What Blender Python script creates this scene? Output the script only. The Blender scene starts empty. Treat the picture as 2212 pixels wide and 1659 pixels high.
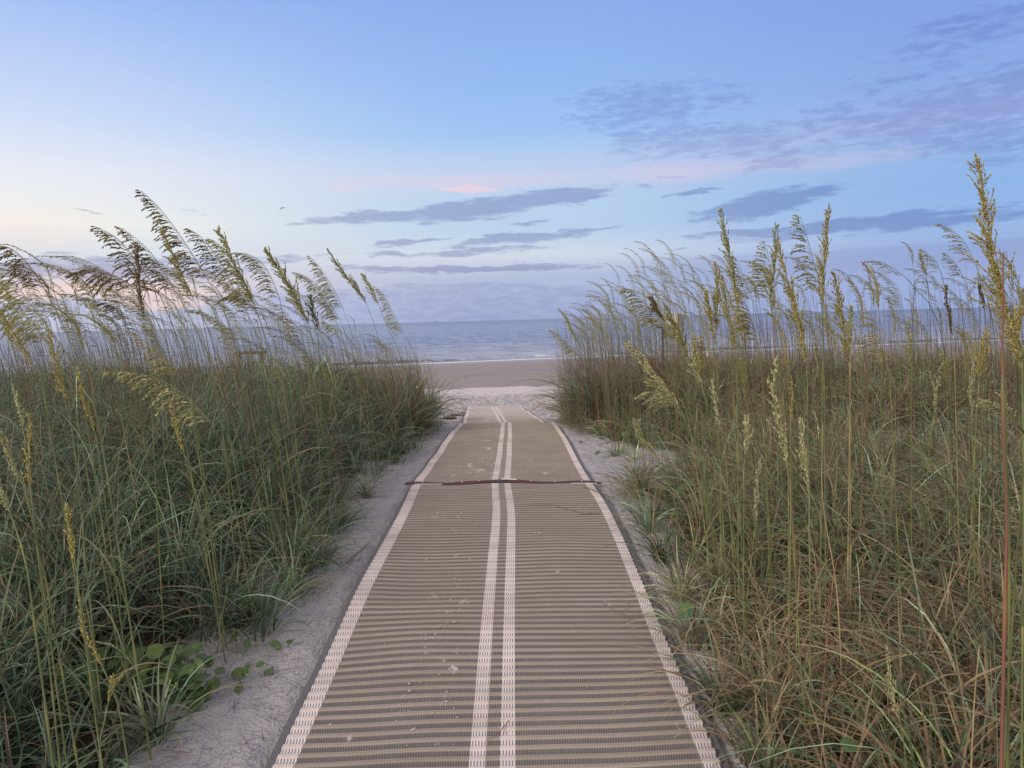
import bpy, math, random
import numpy as np
from math import radians, sin, cos, tan, pi, atan2, asin, sqrt
rng = np.random.default_rng(7); random.seed(7)
scn = bpy.context.scene
COL = scn.collection

# ---------------------------------------------------------------- camera
F = 720.0; PITCH = radians(5.1); ROLL = radians(1.52)
CAM = np.array([0.0, 0.0, 1.6])
fw = np.array([0, cos(PITCH), -sin(PITCH)]); rt0 = np.array([1.0, 0, 0]); up0 = np.array([0, sin(PITCH), cos(PITCH)])
rt = rt0*cos(ROLL) - up0*sin(ROLL); up = up0*cos(ROLL) + rt0*sin(ROLL)
from mathutils import Matrix
cd = bpy.data.cameras.new('camera'); cam = bpy.data.objects.new('camera', cd); COL.objects.link(cam)
cd.lens = 36*F/1024; cd.sensor_width = 36; cd.clip_start = 0.05; cd.clip_end = 90000
cam.matrix_world = Matrix(((rt[0], up[0], -fw[0], CAM[0]), (rt[1], up[1], -fw[1], CAM[1]), (rt[2], up[2], -fw[2], CAM[2]), (0, 0, 0, 1)))
scn.camera = cam

def pix(u, v, z): return CAM + (fw*F + rt*(u-512) - up*(v-384))*(z/F)
def azel(u, v):
    d = fw*F + rt*(u-512) - up*(v-384); d = d/np.linalg.norm(d)
    return math.degrees(atan2(d[0], d[1])), math.degrees(asin(d[2]))
DS = 1024/2212.0

# ---------------------------------------------------------------- node helpers
class NT:
    def __init__(s, tree): s.t = tree; s.n = tree.nodes; s.l = tree.links
    def node(s, typ, ins=None, **kw):
        nd = s.n.new(typ)
        for k, v in kw.items(): setattr(nd, k, v)
        if ins:
            for k, v in ins.items():
                sk = nd.inputs[k]
                if isinstance(v, bpy.types.NodeSocket): s.l.new(v, sk)
                else: sk.default_value = v
        return nd
    def m(s, op, a, b=None, c=None, clamp=False):
        ins = {0: a}
        if b is not None: ins[1] = b
        if c is not None: ins[2] = c
        nd = s.node('ShaderNodeMath', ins, operation=op); nd.use_clamp = clamp
        return nd.outputs[0]
    def vm(s, op, a, b=None):
        ins = {0: a}
        if b is not None: ins[1] = b
        return s.node('ShaderNodeVectorMath', ins, operation=op)
    def mix(s, f, a, b, blend='MIX'):
        nd = s.n.new('ShaderNodeMix'); nd.data_type = 'RGBA'; nd.blend_type = blend
        for sk, v in ((nd.inputs[0], f), (nd.inputs[6], a), (nd.inputs[7], b)):
            if isinstance(v, bpy.types.NodeSocket): s.l.new(v, sk)
            else: sk.default_value = v if not isinstance(v, tuple) else (v + (1,))[:4]
        return nd.outputs[2]
    def sstep(s, x, a, b, lo=0.0, hi=1.0):
        nd = s.node('ShaderNodeMapRange', {0: x, 1: a, 2: b, 3: lo, 4: hi}, interpolation_type='SMOOTHSTEP')
        return nd.outputs[0]
    def noise(s, vec, scale, detail=3, rough=0.5, dist=0.0):
        return s.node('ShaderNodeTexNoise', {'Vector': vec, 'Scale': scale, 'Detail': detail, 'Roughness': rough, 'Distortion': dist}).outputs[0]
    def ramp(s, fac, stops):
        nd = s.node('ShaderNodeValToRGB', {0: fac}); e = nd.color_ramp.elements
        while len(e) < len(stops): e.new(0.5)
        for k, (p, c) in enumerate(stops): e[k].position = p; e[k].color = (c + (1,))[:4]
        return nd.outputs[0]
def lin(c): return tuple(((x/255)/12.92 if x/255 <= 0.04045 else ((x/255+0.055)/1.055)**2.4) for x in c)

# ---------------------------------------------------------------- world: twilight sky with streaks of cloud
SUN_AZ, SUN_EL = -128.0, 30.0
w = bpy.data.worlds.new('World'); scn.world = w; w.use_nodes = True
w.node_tree.nodes.clear(); N = NT(w.node_tree)
tc = N.node('ShaderNodeTexCoord').outputs['Generated']
dirn = N.vm('NORMALIZE', tc).outputs[0]
sx = N.node('ShaderNodeSeparateXYZ', {0: dirn}).outputs
AZ = N.m('MULTIPLY', N.m('ARCTAN2', sx[0], sx[1]), 57.29578)
EL = N.m('MULTIPLY', N.m('ARCSINE', sx[2]), 57.29578)
fe = N.m('DIVIDE', EL, 45.0, clamp=True)
def er(st): return [(e/45.0, lin(c)) for e, c in st]
cL = N.ramp(fe, er([(0, (205,210,232)), (1.8, (203,207,231)), (3.1, (233,216,222)), (5.0, (214,220,232)), (7.2, (243,240,233)), (10.6, (229,233,243)), (14, (205,219,246)), (17.5, (185,206,245)), (21, (163,190,242)), (24, (146,178,238)), (45, (120,158,225))]))
cC = N.ramp(fe, er([(0, (168,178,214)), (3.3, (178,187,216)), (5.0, (214,216,228)), (7, (188,208,232)), (9.2, (188,208,234)), (10.9, (200,207,233)), (12.4, (184,205,238)), (14, (163,196,240)), (17.5, (152,186,238)), (24, (140,170,232)), (45, (118,152,220))]))
cR = N.ramp(fe, er([(0, (152,170,218)), (3.3, (155,170,216)), (5.5, (150,178,224)), (8, (142,177,226)), (9.8, (146,178,226)), (12.5, (160,178,226)), (15, (143,170,226)), (19, (134,162,226)), (24, (130,157,226)), (45, (112,145,215))]))
f1 = N.sstep(AZ, -36.0, 2.0); f2 = N.sstep(AZ, 0.0, 34.0)
base = N.mix(f2, N.mix(f1, cL, cC), cR)
base = N.mix(f1, base, N.mix(1.0, base, (.94, .985, 1.0), 'MULTIPLY'))
# direction warped by noise, so that cloud outlines fray
avec = N.node('ShaderNodeCombineXYZ', {0: AZ, 1: EL, 2: 0.0}).outputs[0]
nz = N.node('ShaderNodeTexNoise', {'Vector': N.node('ShaderNodeMapping', {'Vector': avec, 'Scale': (0.22, 0.7, 1)}).outputs[0], 'Scale': 1.0, 'Detail': 6.0, 'Roughness': 0.62})
off = N.node('ShaderNodeVectorMath', {0: nz.outputs['Color'], 1: (-0.5, -0.5, -0.5)}, operation='ADD').outputs[0]
off = N.node('ShaderNodeVectorMath', {0: off, 1: (6.0, 1.5, 0)}, operation='MULTIPLY').outputs[0]
wv = N.vm('ADD', avec, off).outputs[0]
def cloud_field(lst):
    cur = None
    for (x, y, hw, hh, tilt, d) in lst:
        a, e = azel(x*DS, y*DS); k = DS/12.6
        mp = N.node('ShaderNodeMapping', {'Vector': wv, 'Location': (a, e, 0), 'Rotation': (0, 0, radians(tilt)), 'Scale': (hw*k*1.15, hh*k*1.2, 1)}, vector_type='TEXTURE')
        ln = N.node('ShaderNodeVectorMath', {0: mp.outputs[0]}, operation='LENGTH').outputs['Value']
        v = N.m('MULTIPLY', N.m('SUBTRACT', 1.0, N.m('MULTIPLY', ln, ln)), d)
        cur = v if cur is None else N.m('MAXIMUM', cur, v)
    return cur
streaks = [(820,470,190,12,4,.9), (1020,452,170,20,5,1.0), (1180,430,140,18,5,1.0), (960,470,160,10,2,.7),
  (1130,514,170,12,4,1.0), (1270,497,70,6,6,.6), (870,523,80,6,5,.8), (1000,545,180,7,1,.75), (860,548,110,5,0,.6),
  (1040,578,270,9,0,1.0), (820,575,80,7,0,.9), (180,583,330,15,0,1.0), (350,560,280,7,2,.6), (590,562,90,7,0,.6),
  (60,615,200,8,0,.5), (1650,442,150,23,7,1.0), (1740,425,70,14,9,.8), (1850,486,230,15,3,.95), (1640,500,130,9,1,.8), (2060,478,190,11,3,.8), (1500,417,45,6,0,.9),
  (125,545,38,4,0,.8), (172,457,20,3,-5,.5), (418,457,22,3,-4,.4), (1400,398,24,4,0,.5), (1460,380,28,3,0,.4), (2180,432,40,3,0,.4), (1450,536,30,3,3,.5), (1140,482,50,4,1,.6)]
flocks = [(1380,235,150,48,0,1.0), (1500,300,130,36,-6,1.0), (1610,300,100,32,-6,1.0), (1690,348,75,20,8,1.0), (1360,300,70,30,-25,.9), (1560,215,80,22,0,.6),
  (2080,240,220,55,2,1.0), (1950,255,170,36,3,.9), (1760,262,130,20,4,.8), (2120,300,170,30,-5,.95), (2190,180,130,32,8,.9), (2180,345,60,12,0,.8), (2130,50,150,28,8,.75), (2050,95,110,14,10,.5), (1990,155,120,14,10,.5)]
nA = N.noise(N.node('ShaderNodeMapping', {'Vector': avec, 'Scale': (0.4, 2.4, 1)}).outputs[0], 1.0, 8, 0.65)
nB = N.noise(N.node('ShaderNodeMapping', {'Vector': avec, 'Scale': (0.6, 2.3, 1), 'Rotation': (0, 0, 0.10)}).outputs[0], 1.0, 7, 0.6, 0.2)
cA = N.sstep(N.m('ADD', cloud_field(streaks), N.m('MULTIPLY', N.m('SUBTRACT', nA, 0.5), 2.4)), 0.0, 0.75)
cB = N.sstep(N.m('ADD', cloud_field(flocks), N.m('MULTIPLY', N.m('SUBTRACT', nB, 0.48), 4.2)), 0.05, 1.3)
# low lavender bank over the sea
bankf = cloud_field([(1080,690,300,66,0,1.6), (930,690,260,68,0,1.6), (560,700,600,60,0,.9)])
bank = N.m('MULTIPLY', N.sstep(N.m('ADD', bankf, N.m('MULTIPLY', N.m('SUBTRACT', nA, 0.5), .9)), 0.0, 0.25), N.m('MULTIPLY', N.sstep(nB, .2, .8), .62))
bankR = N.m('MULTIPLY', N.m('MULTIPLY', N.sstep(EL, 4.6, 4.2), N.sstep(EL, 1.2, 3.8)), N.m('MULTIPLY', N.sstep(AZ, 8.0, 15.0), 0.32))
cov = N.m('MAXIMUM', N.m('MULTIPLY', cA, 0.92), N.m('MAXIMUM', bank, bankR))
cloudc = N.mix(1.0, base, (0.60, 0.60, 0.745), 'MULTIPLY')
sky = N.mix(cov, base, cloudc)
sky = N.mix(N.m('MULTIPLY', cB, .72), sky, N.mix(1.0, sky, (.70, .68, .80), 'MULTIPLY'))
pinkf = cloud_field([(1010,409,80,8,0,1.0), (750,408,45,5,0,.6), (1000,393,320,18,0,.35), (1480,370,260,22,0,.35), (1800,352,200,18,0,.3)])
sky = N.mix(N.m('MULTIPLY', N.sstep(pinkf, 0.0, 0.9), 0.75), sky, lin((240,208,220)))
peach = cloud_field([(180,632,300,16,0,1.0), (350,655,90,14,0,1.0), (40,500,180,50,0,.35)])
sky = N.mix(N.m('MULTIPLY', N.sstep(peach, 0.0, 0.9), 0.65), sky, lin((250,218,208)))
st = N.node('ShaderNodeTexSky', sky_type='NISHITA'); st.sun_disc = False
st.sun_elevation = radians(SUN_EL); st.sun_rotation = radians(SUN_AZ)
# unseen sky overhead and behind, made brighter and more neutral to light the ground
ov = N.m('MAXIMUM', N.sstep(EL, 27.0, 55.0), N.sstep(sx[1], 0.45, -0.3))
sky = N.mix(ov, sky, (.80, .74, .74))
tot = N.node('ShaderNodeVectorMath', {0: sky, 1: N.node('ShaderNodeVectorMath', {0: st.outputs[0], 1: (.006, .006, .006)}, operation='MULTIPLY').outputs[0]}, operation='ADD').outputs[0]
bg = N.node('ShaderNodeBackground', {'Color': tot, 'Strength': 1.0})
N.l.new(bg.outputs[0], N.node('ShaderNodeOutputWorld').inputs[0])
w.cycles.sampling_method = 'MANUAL'; w.cycles.sample_map_resolution = 512

sd = bpy.data.lights.new('sun', 'SUN'); so = bpy.data.objects.new('sun', sd); COL.objects.link(so)
sd.energy = 2.3; sd.angle = radians(16); sd.color = (1.0, 0.87, 0.76)
sdir = np.array([sin(radians(SUN_AZ))*cos(radians(SUN_EL)), cos(radians(SUN_AZ))*cos(radians(SUN_EL)), sin(radians(SUN_EL))])
from mathutils import Vector
so.rotation_euler = Vector(-sdir).to_track_quat('-Z', 'Y').to_euler()
scn.view_settings.view_transform = 'Standard'; scn.view_settings.look = 'None'
scn.view_settings.exposure = 0.0; scn.view_settings.gamma = 1.0
scn.cycles.max_bounces = 5; scn.cycles.transparent_max_bounces = 6

# ---------------------------------------------------------------- materials
def newmat(name):
    m = bpy.data.materials.new(name); m.use_nodes = True; m.node_tree.nodes.clear()
    n = NT(m.node_tree); out = n.node('ShaderNodeOutputMaterial')
    return m, n, out
def pbsdf(n, out, **kw):
    p = n.node('ShaderNodeBsdfPrincipled', {k.replace('_', ' '): v for k, v in kw.items()})
    n.l.new(p.outputs[0], out.inputs[0]); return p
def simple(name, col, rough=0.7, nscale=30, namp=0.25, metal=0.0, bump=0.0):
    m, n, out = newmat(name)
    tcn = n.node('ShaderNodeTexCoord').outputs['Object']
    nn = n.noise(tcn, nscale, 4)
    c = n.mix(nn, tuple(x*(1-namp) for x in col), tuple(min(1, x*(1+namp)) for x in col))
    p = pbsdf(n, out, Base_Color=c, Roughness=rough, Metallic=metal)
    if bump: n.l.new(n.node('ShaderNodeBump', {'Height': nn, 'Strength': bump, 'Distance': 0.01}).outputs[0], p.inputs['Normal'])
    return m
def blade_mat(name, trans=0.35, rough=0.5):
    m, n, out = newmat(name)
    a = n.node('ShaderNodeAttribute', attribute_name='Col').outputs['Color']
    p = n.node('ShaderNodeBsdfPrincipled', {'Base Color': a, 'Roughness': rough, 'Specular IOR Level': 0.3})
    t = n.node('ShaderNodeBsdfTranslucent', {'Color': a})
    mx = n.node('ShaderNodeMixShader', {0: trans, 1: p.outputs[0], 2: t.outputs[0]})
    n.l.new(mx.outputs[0], out.inputs[0]); return m
M_BLADE = blade_mat('grass_blade'); M_SEED = blade_mat('seed_head', 0.5, 0.6); M_STEM = blade_mat('stem', 0.12, 0.45)

# ---------------------------------------------------------------- mesh helpers
def mk(name, V, Q, mats, cols=None, smooth=True, parent=None, uv=None, T=None, fm=None):
    """V (n,3), Q (m,4) quads, T (k,3) triangles; cols per vertex"""
    me = bpy.data.meshes.new(name)
    V = np.asarray(V, np.float32).reshape(-1, 3)
    Q = np.zeros((0, 4), np.int32) if Q is None else np.asarray(Q, np.int32).reshape(-1, 4)
    T = np.zeros((0, 3), np.int32) if T is None else np.asarray(T, np.int32).reshape(-1, 3)
    me.vertices.add(len(V)); me.vertices.foreach_set('co', V.ravel())
    idx = np.concatenate([Q.ravel(), T.ravel()]); me.loops.add(len(idx)); me.loops.foreach_set('vertex_index', idx)
    ls = np.concatenate([np.arange(len(Q))*4, len(Q)*4+np.arange(len(T))*3]); lt = np.concatenate([np.full(len(Q), 4), np.full(len(T), 3)])
    me.polygons.add(len(ls)); me.polygons.foreach_set('loop_start', ls.astype(np.int32)); me.polygons.foreach_set('loop_total', lt.astype(np.int32))
    if smooth: me.polygons.foreach_set('use_smooth', np.ones(len(ls), bool))
    if fm is not None: me.polygons.foreach_set('material_index', np.asarray(fm, np.int32))
    me.update()
    for m in (mats if isinstance(mats, list) else [mats]): me.materials.append(m)
    if cols is not None:
        at = me.color_attributes.new('Col', 'FLOAT_COLOR', 'POINT')
        c4 = np.ones((len(V), 4), np.float32); c4[:, :3] = cols; at.data.foreach_set('color', c4.ravel())
    if uv is not None:
        ul = me.uv_layers.new(name='UVMap'); ul.data.foreach_set('uv', np.asarray(uv, np.float32)[idx].ravel())
    me.validate()
    o = bpy.data.objects.new(name, me); COL.objects.link(o)
    if parent is not None: o.parent = parent
    return o
def tag(o, label=None, cat=None, group=None, kind=None):
    if label: o['label'] = label
    if cat: o['category'] = cat
    if group: o['group'] = group
    if kind: o['kind'] = kind
    return o
def empty(name, loc, label, cat, group=None):
    o = bpy.data.objects.new(name, None); COL.objects.link(o); o.location = loc; o.empty_display_size = 0.1
    return tag(o, label, cat, group)
def gridq(nr, nc):
    i = np.arange(nr-1)[:, None]*nc + np.arange(nc-1)[None]
    return np.stack([i, i+1, i+nc+1, i+nc], -1).reshape(-1, 4)
class MB:
    def __init__(s): s.V = []; s.Q = []; s.T = []; s.C = []; s.n = 0
    def add(s, V, Q=None, T=None, C=None):
        V = np.asarray(V, float).reshape(-1, 3)
        if Q is not None: s.Q.append(np.asarray(Q).reshape(-1, 4)+s.n)
        if T is not None: s.T.append(np.asarray(T).reshape(-1, 3)+s.n)
        s.V.append(V); s.C.append(np.broadcast_to(np.asarray(C if C is not None else (.5, .5, .5), float), V.shape)); s.n += len(V)
    def build(s, name, mat, parent=None, smooth=True, origin=None):
        V = np.concatenate(s.V)
        if origin is not None: V = V-np.asarray(origin)
        return mk(name, V, np.concatenate(s.Q) if s.Q else None, mat, np.concatenate(s.C), smooth, parent, T=np.concatenate(s.T) if s.T else None)
    def box(s, c, sz, R=None, C=None):
        v = np.array([[x, y, z] for x in (-.5, .5) for y in (-.5, .5) for z in (-.5, .5)])*np.array(sz)
        if R is not None: v = v@np.asarray(R).T
        s.add(v+np.array(c), [[0, 1, 3, 2], [4, 6, 7, 5], [0, 4, 5, 1], [2, 3, 7, 6], [0, 2, 6, 4], [1, 5, 7, 3]], C=C)
    def tube(s, P, R, k=5, C=None, cap=True):
        P = np.asarray(P, float); n = len(P); R = np.broadcast_to(R, (n,))
        t = np.gradient(P, axis=0); t /= np.linalg.norm(t, axis=1)[:, None]+1e-9
        ref = np.array([0.3, 1.0, 0.1]); a = np.cross(t, ref); a /= np.linalg.norm(a, axis=1)[:, None]+1e-9; b = np.cross(t, a)
        an = np.arange(k)*2*pi/k
        V = P[:, None]+R[:, None, None]*(a[:, None]*np.cos(an)[None, :, None]+b[:, None]*np.sin(an)[None, :, None])
        Q = [[i*k+j, i*k+(j+1) % k, (i+1)*k+(j+1) % k, (i+1)*k+j] for i in range(n-1) for j in range(k)]
        Cc = None if C is None else (np.repeat(np.asarray(C, float), k, 0) if np.ndim(C) == 2 else C)
        T = None
        if cap: T = [[0, j+1, j] for j in range(1, k-1)]+[[(n-1)*k, (n-1)*k+j, (n-1)*k+j+1] for j in range(1, k-1)]
        s.add(V, Q, T, Cc)
def spline(P, n):
    """Catmull-Rom through P, n samples evenly spaced by length"""
    P = np.asarray(P, float)
    if len(P) == 2: return P[0]+(P[1]-P[0])*np.linspace(0, 1, n)[:, None]
    E = np.vstack([2*P[0]-P[1], P, 2*P[-1]-P[-2]]); out = []
    for i in range(1, len(E)-2):
        t = np.linspace(0, 1, 12, endpoint=False)[:, None]
        a, b, c, d = E[i-1], E[i], E[i+1], E[i+2]
        out.append(.5*((2*b)+(c-a)*t+(2*a-5*b+4*c-d)*t**2+(-a+3*b-3*c+d)*t**3))
    out = np.vstack(out+[P[-1:]]); L = np.r_[0, np.cumsum(np.linalg.norm(np.diff(out, axis=0), axis=1))]
    s = np.linspace(0, L[-1], n)
    return np.stack([np.interp(s, L, out[:, k]) for k in range(3)], 1)
def sm(x, a, b):
    t = np.clip((x-a)/(b-a), 0, 1); return t*t*(3-2*t)
def vnoise(x, y, seed=0):
    """smooth value noise on arrays"""
    xi = np.floor(x).astype(np.int64); yi = np.floor(y).astype(np.int64); fx = x-xi; fy = y-yi
    fx = fx*fx*(3-2*fx); fy = fy*fy*(3-2*fy)
    def h(a, b):
        v = (a*374761393+b*668265263+seed*1442695041) & 0xffffffff
        v = ((v ^ (v >> 13))*1274126177) & 0xffffffff
        return ((v ^ (v >> 16)) & 0xffff)/65535.0
    return (h(xi, yi)*(1-fx)+h(xi+1, yi)*fx)*(1-fy)+(h(xi, yi+1)*(1-fx)+h(xi+1, yi+1)*fx)*fy

# ---------------------------------------------------------------- terrain profile
STY = np.array([-3, 1.2, 2.45, 3.78, 4.55, 5.53, 6.3, 8.28, 9.66, 11.1, 11.8, 12.7, 13.82, 17.09, 21.42])
STZ = np.array([0, .0, .01, .085, .125, .135, .12, .045, .0, -.085, -.135, -.275, -.42, -.67, -1.01])
STX = np.array([-.1, -.1, -.1, -.09, -.08, -.085, -.115, -.10, -.095, -.10, -.105, -.13, -.185, -.345, -.555])
yy_ = np.linspace(-3, 21.42, 800)
from numpy import interp
def smooth(a, k):
    ker = np.hanning(k+2)[1:-1]; ker /= ker.sum(); p = np.pad(a, k//2, mode='reflect', reflect_type='odd'); return np.convolve(p, ker, 'valid')[:len(a)]
zz_ = smooth(interp(yy_, STY, STZ), 25); xx_ = smooth(interp(yy_, STY, STX), 41)
MW = 1.65
def mz(y): return interp(y, yy_, zz_)
def mx(y): return interp(y, yy_, xx_)
def q_of(x, y): return y-.26*np.asarray(x)*sm(y, 25, 50)
def H(x, y):
    x = np.asarray(x, float); y = np.asarray(y, float)
    q = q_of(x, y)
    far = interp(q, [21.42, 27, 31, 62.5, 63.5, 120, 400], [-1.01, -1.2, -1.32, -1.9, -1.93, -3.5, -8])
    z = np.where(y < 21.42, mz(y), far)
    s = x-mx(y); a = np.abs(s)-MW/2
    left = s < 0
    DL = interp(y, [0, 3, 6, 9, 12, 14.5, 18], [.12, .2, .36, .52, .62, .45, .0])
    DR = interp(y, [0, 3, 6.5, 8.5, 10.5, 12.5, 15, 18], [.05, .06, .05, .15, .5, .55, .35, .0])
    d = np.where(left, DL*sm(a, .25, 2.2), DR*sm(a, .3, interp(y, [6, 9], [2.5, 1.6])))
    z = z+d
    und = (vnoise(x*.9+7, y*.9, 3)-.5)*.14+(vnoise(x*2.3, y*2.3, 5)-.5)*.05
    z = z+und*sm(a, .1, 1.0)*sm(y, 60, 25)
    fine = (vnoise(x*4+3, y*4, 19)-.5)*.03+(vnoise(x*7, y*7, 9)-.5)*.022+(vnoise(x*15, y*15, 11)-.5)*.008
    z = z+fine*sm(a, -.02, .12)*sm(y, 22, 15)
    # trampled sand with footprints beyond the dune
    foot = (np.abs(vnoise(x*3.3, y*2.6, 21)-.5)*2-.5)*.11+(vnoise(x*6.5, y*5, 22)-.5)*.07
    z = z+foot*sm(a+np.clip(y-21.3, 0, 1)*2, .05, .4)*sm(y, 12.5, 15)*sm(q+(vnoise(x*.5, y*.2, 8)-.5)*3, 29, 25.5)
    z = z-.03*(a < .04)*(y < 21.5)
    return z
def hit(u, v, hh=0.0, z0=1.0, z1=60):
    zs = np.linspace(z0, z1, 6000); P = CAM+(fw*F+rt*(u-512)-up*(v-384))*(zs[:, None]/F)
    g = H(P[:, 0], P[:, 1])+hh; k = np.argmax(P[:, 2] < g); return P[k], zs[k]

xs = np.concatenate([-np.geomspace(400, 4.1, 90), np.arange(-4, 4.6, .045), np.geomspace(4.7, 500, 90)])
ys = np.concatenate([np.linspace(-30, 1, 20), np.arange(1.1, 30, .05), np.geomspace(30.1, 130, 130)])
X, Y = np.meshgrid(xs, ys); Z = H(X, Y)
Z = np.where(Y > 100, np.minimum(Z, -2.5), Z)

def lim_left(y): return interp(y, [0, 2.4, 3.2, 4.2, 5.2, 6.3, 7.5, 9, 10.5, 12, 13.2, 14.2], [.45, .42, .48, .40, .38, .42, .38, .34, .30, .36, .8, 2.0])
def lim_right(y): return interp(y, [0, 3.5, 4.8, 6.0, 6.6, 7.6, 8.6, 9.6, 11, 12.2, 13.4, 14.4], [.17, .15, .16, .20, .68, .85, .62, .32, .20, .24, .55, 1.7])
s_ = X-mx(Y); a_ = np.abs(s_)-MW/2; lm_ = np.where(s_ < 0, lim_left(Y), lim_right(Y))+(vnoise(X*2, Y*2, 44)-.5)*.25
LITTER_SHADE = sm(a_-lm_, .0, .4)*sm(Y, 14.5, 13)*(1-np.where(s_ > 0, .85*np.exp(-(((X-4.0)/1.3)**2+((Y-7.9)/.6)**2)), 0))  # leaf litter below the grass, with the shade there painted into it
m, n, out = newmat('sand')
pos = n.node('ShaderNodeNewGeometry').outputs['Position']; sp = n.node('ShaderNodeSeparateXYZ', {0: pos}).outputs
qn = n.m('SUBTRACT', sp[1], n.m('MULTIPLY', sp[0], 0.10))
qn2 = n.m('ADD', qn, n.m('MULTIPLY', n.noise(pos, 0.35, 2), 1.6))
n1 = n.noise(pos, 2.2, 4); n2 = n.noise(pos, 60, 4, .7); n3 = n.noise(pos, 220, 2)
dry = n.mix(n1, (.54, .515, .535), (.66, .625, .64))
dry = n.mix(n.sstep(n2, .52, .72), dry, (.30, .265, .26))
speck = n.sstep(n.noise(pos, 38, 2, .8), .70, .76)
dry = n.mix(n.m('MULTIPLY', speck, .6), dry, (.10, .075, .06))
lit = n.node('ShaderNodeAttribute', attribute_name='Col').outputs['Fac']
litter_shade_col = n.mix(n.noise(pos, 30, 4, .7), (.035, .028, .018), (.12, .09, .06))  # dark thatch colour that also carries the shade between the blades
dry = n.mix(n.sstep(n.m('ADD', lit, n.m('MULTIPLY', n.m('SUBTRACT', n1, .5), .5)), .15, .6), dry, litter_shade_col)
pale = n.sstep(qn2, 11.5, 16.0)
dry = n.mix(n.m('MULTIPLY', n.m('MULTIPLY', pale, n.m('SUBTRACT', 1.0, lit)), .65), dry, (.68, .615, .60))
wetn = n.noise(n.node('ShaderNodeMapping', {'Vector': pos, 'Scale': (.12, .9, 1)}).outputs[0], 1.0, 5, .6)
wet = n.mix(wetn, (.25, .208, .20), (.31, .265, .25))
band = n.m('MULTIPLY', n.sstep(qn, 39.0, 43.0), n.sstep(qn, 54.0, 47.0))
dark = n.m('MULTIPLY', n.sstep(wetn, .54, .63), band)
wet = n.mix(n.m('MULTIPLY', dark, .75), wet, (.12, .12, .13))
dry = n.mix(n.m('MULTIPLY', n.sstep(qn2, 27.5, 29.0), .8), dry, (.76, .68, .68))
isw = n.sstep(qn2, 32.0, 32.5)
c = n.mix(isw, dry, wet)
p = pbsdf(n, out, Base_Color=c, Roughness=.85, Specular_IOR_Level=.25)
n.l.new(n.sstep(n.m('ADD', n.m('MULTIPLY', n.sstep(qn, 52, 62), .9), n.m('MULTIPLY', dark, .8)), 0, 1, .85, .3), p.inputs['Roughness'])
hgt = n.m('ADD', n.m('MULTIPLY', n2, .5), n.m('ADD', n.m('MULTIPLY', n3, .25), n.m('MULTIPLY', n.noise(pos, 9, 5, .65), 3.6)))
ft = n.m('MULTIPLY', n.sstep(n.m('ADD', sp[1], n.m('MULTIPLY', n1, 3)), 13.5, 15.0), n.sstep(n.m('ADD', sp[1], n.m('MULTIPLY', n1, 4)), 29.5, 27.0))
ftn = n.m('ADD', n.noise(pos, 4.5, 5, .65, .6), n.m('MULTIPLY', n.m('ABSOLUTE', n.m('SUBTRACT', n.noise(pos, 3.0, 2), .5)), 2.0))
hgt = n.m('ADD', hgt, n.m('MULTIPLY', n.m('MULTIPLY', ft, ftn), 7.0))
hgt = n.m('MULTIPLY', hgt, n.m('SUBTRACT', 1.0, n.m('MULTIPLY', isw, .93)))
n.l.new(n.node('ShaderNodeBump', {'Height': hgt, 'Strength': 1.0, 'Distance': .045}).outputs[0], p.inputs['Normal'])
M_SAND = m
tag(mk('ground', np.stack([X, Y, Z], -1), gridq(len(ys), len(xs)), M_SAND, cols=np.repeat(LITTER_SHADE.reshape(-1, 1), 3, 1)), kind='structure')

# ---------------------------------------------------------------- sea
xs = np.concatenate([-np.geomspace(30000, 62, 40), np.arange(-60, 80, .7), np.geomspace(81, 30000, 40)])
qs = np.concatenate([np.arange(60, 75, .12), np.geomspace(75.1, 400, 420), np.geomspace(405, 40000, 60)])
X, Q_ = np.meshgrid(xs, qs); Y = Q_+.26*np.clip(X, -150, 150)
damp = sm(Q_, 61.5, 75)*sm(Q_, 380, 150)
Z = -1.9+damp*(.07*(vnoise(X*.10, Q_*.55, 31)-.5)+.09*(vnoise(X*.35+Q_*.1, Q_*1.1, 32)-.5)+.06*(vnoise(X*.8, Q_*2.2, 33)-.5))*1.5
brk = np.exp(-((Q_-65.6-1.2*vnoise(X*.08, X*0, 5))/.55)**2)*(.22*(.25+.75*vnoise(X*.13+3, X*0, 40))+.04*vnoise(X*1.3, Q_, 6))
Z = Z+brk+.10*np.exp(-((Q_-70.5-1.5*vnoise(X*.05, X*0, 7))/.8)**2)*vnoise(X*.09, X*0, 41)
m, n, out = newmat('sea_water')
pos = n.node('ShaderNodeNewGeometry').outputs['Position']; sp = n.node('ShaderNodeSeparateXYZ', {0: pos}).outputs
qn = n.m('SUBTRACT', sp[1], n.m('MULTIPLY', n.m('MINIMUM', n.m('MAXIMUM', sp[0], -150.), 150.), .26))
w1 = n.noise(n.node('ShaderNodeMapping', {'Vector': pos, 'Scale': (.22, 1.1, 1), 'Rotation': (0, 0, .1)}).outputs[0], 1.0, 6, .65)
w2 = n.noise(n.node('ShaderNodeMapping', {'Vector': pos, 'Scale': (.015, .08, 1)}).outputs[0], 1.0, 4, .6)
shal = n.sstep(qn, 64, 130)
c = n.mix(shal, (.30, .29, .32), (.12, .16, .27))
c = n.mix(n.m('MULTIPLY', n.sstep(w1, .44, .6), .75), c, (.42, .46, .60))
c = n.mix(n.m('MULTIPLY', n.sstep(qn, 120, 1200), .8), c, (.15, .18, .27))
brown = n.m('MULTIPLY', n.sstep(qn, 63.6, 64.6), n.sstep(qn, 67.3, 66.0))
brown = n.m('MULTIPLY', brown, n.sstep(n.noise(n.node('ShaderNodeMapping', {'Vector': pos, 'Scale': (.12, .5, 1)}).outputs[0], 1.0, 3), .42, .55))
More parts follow.
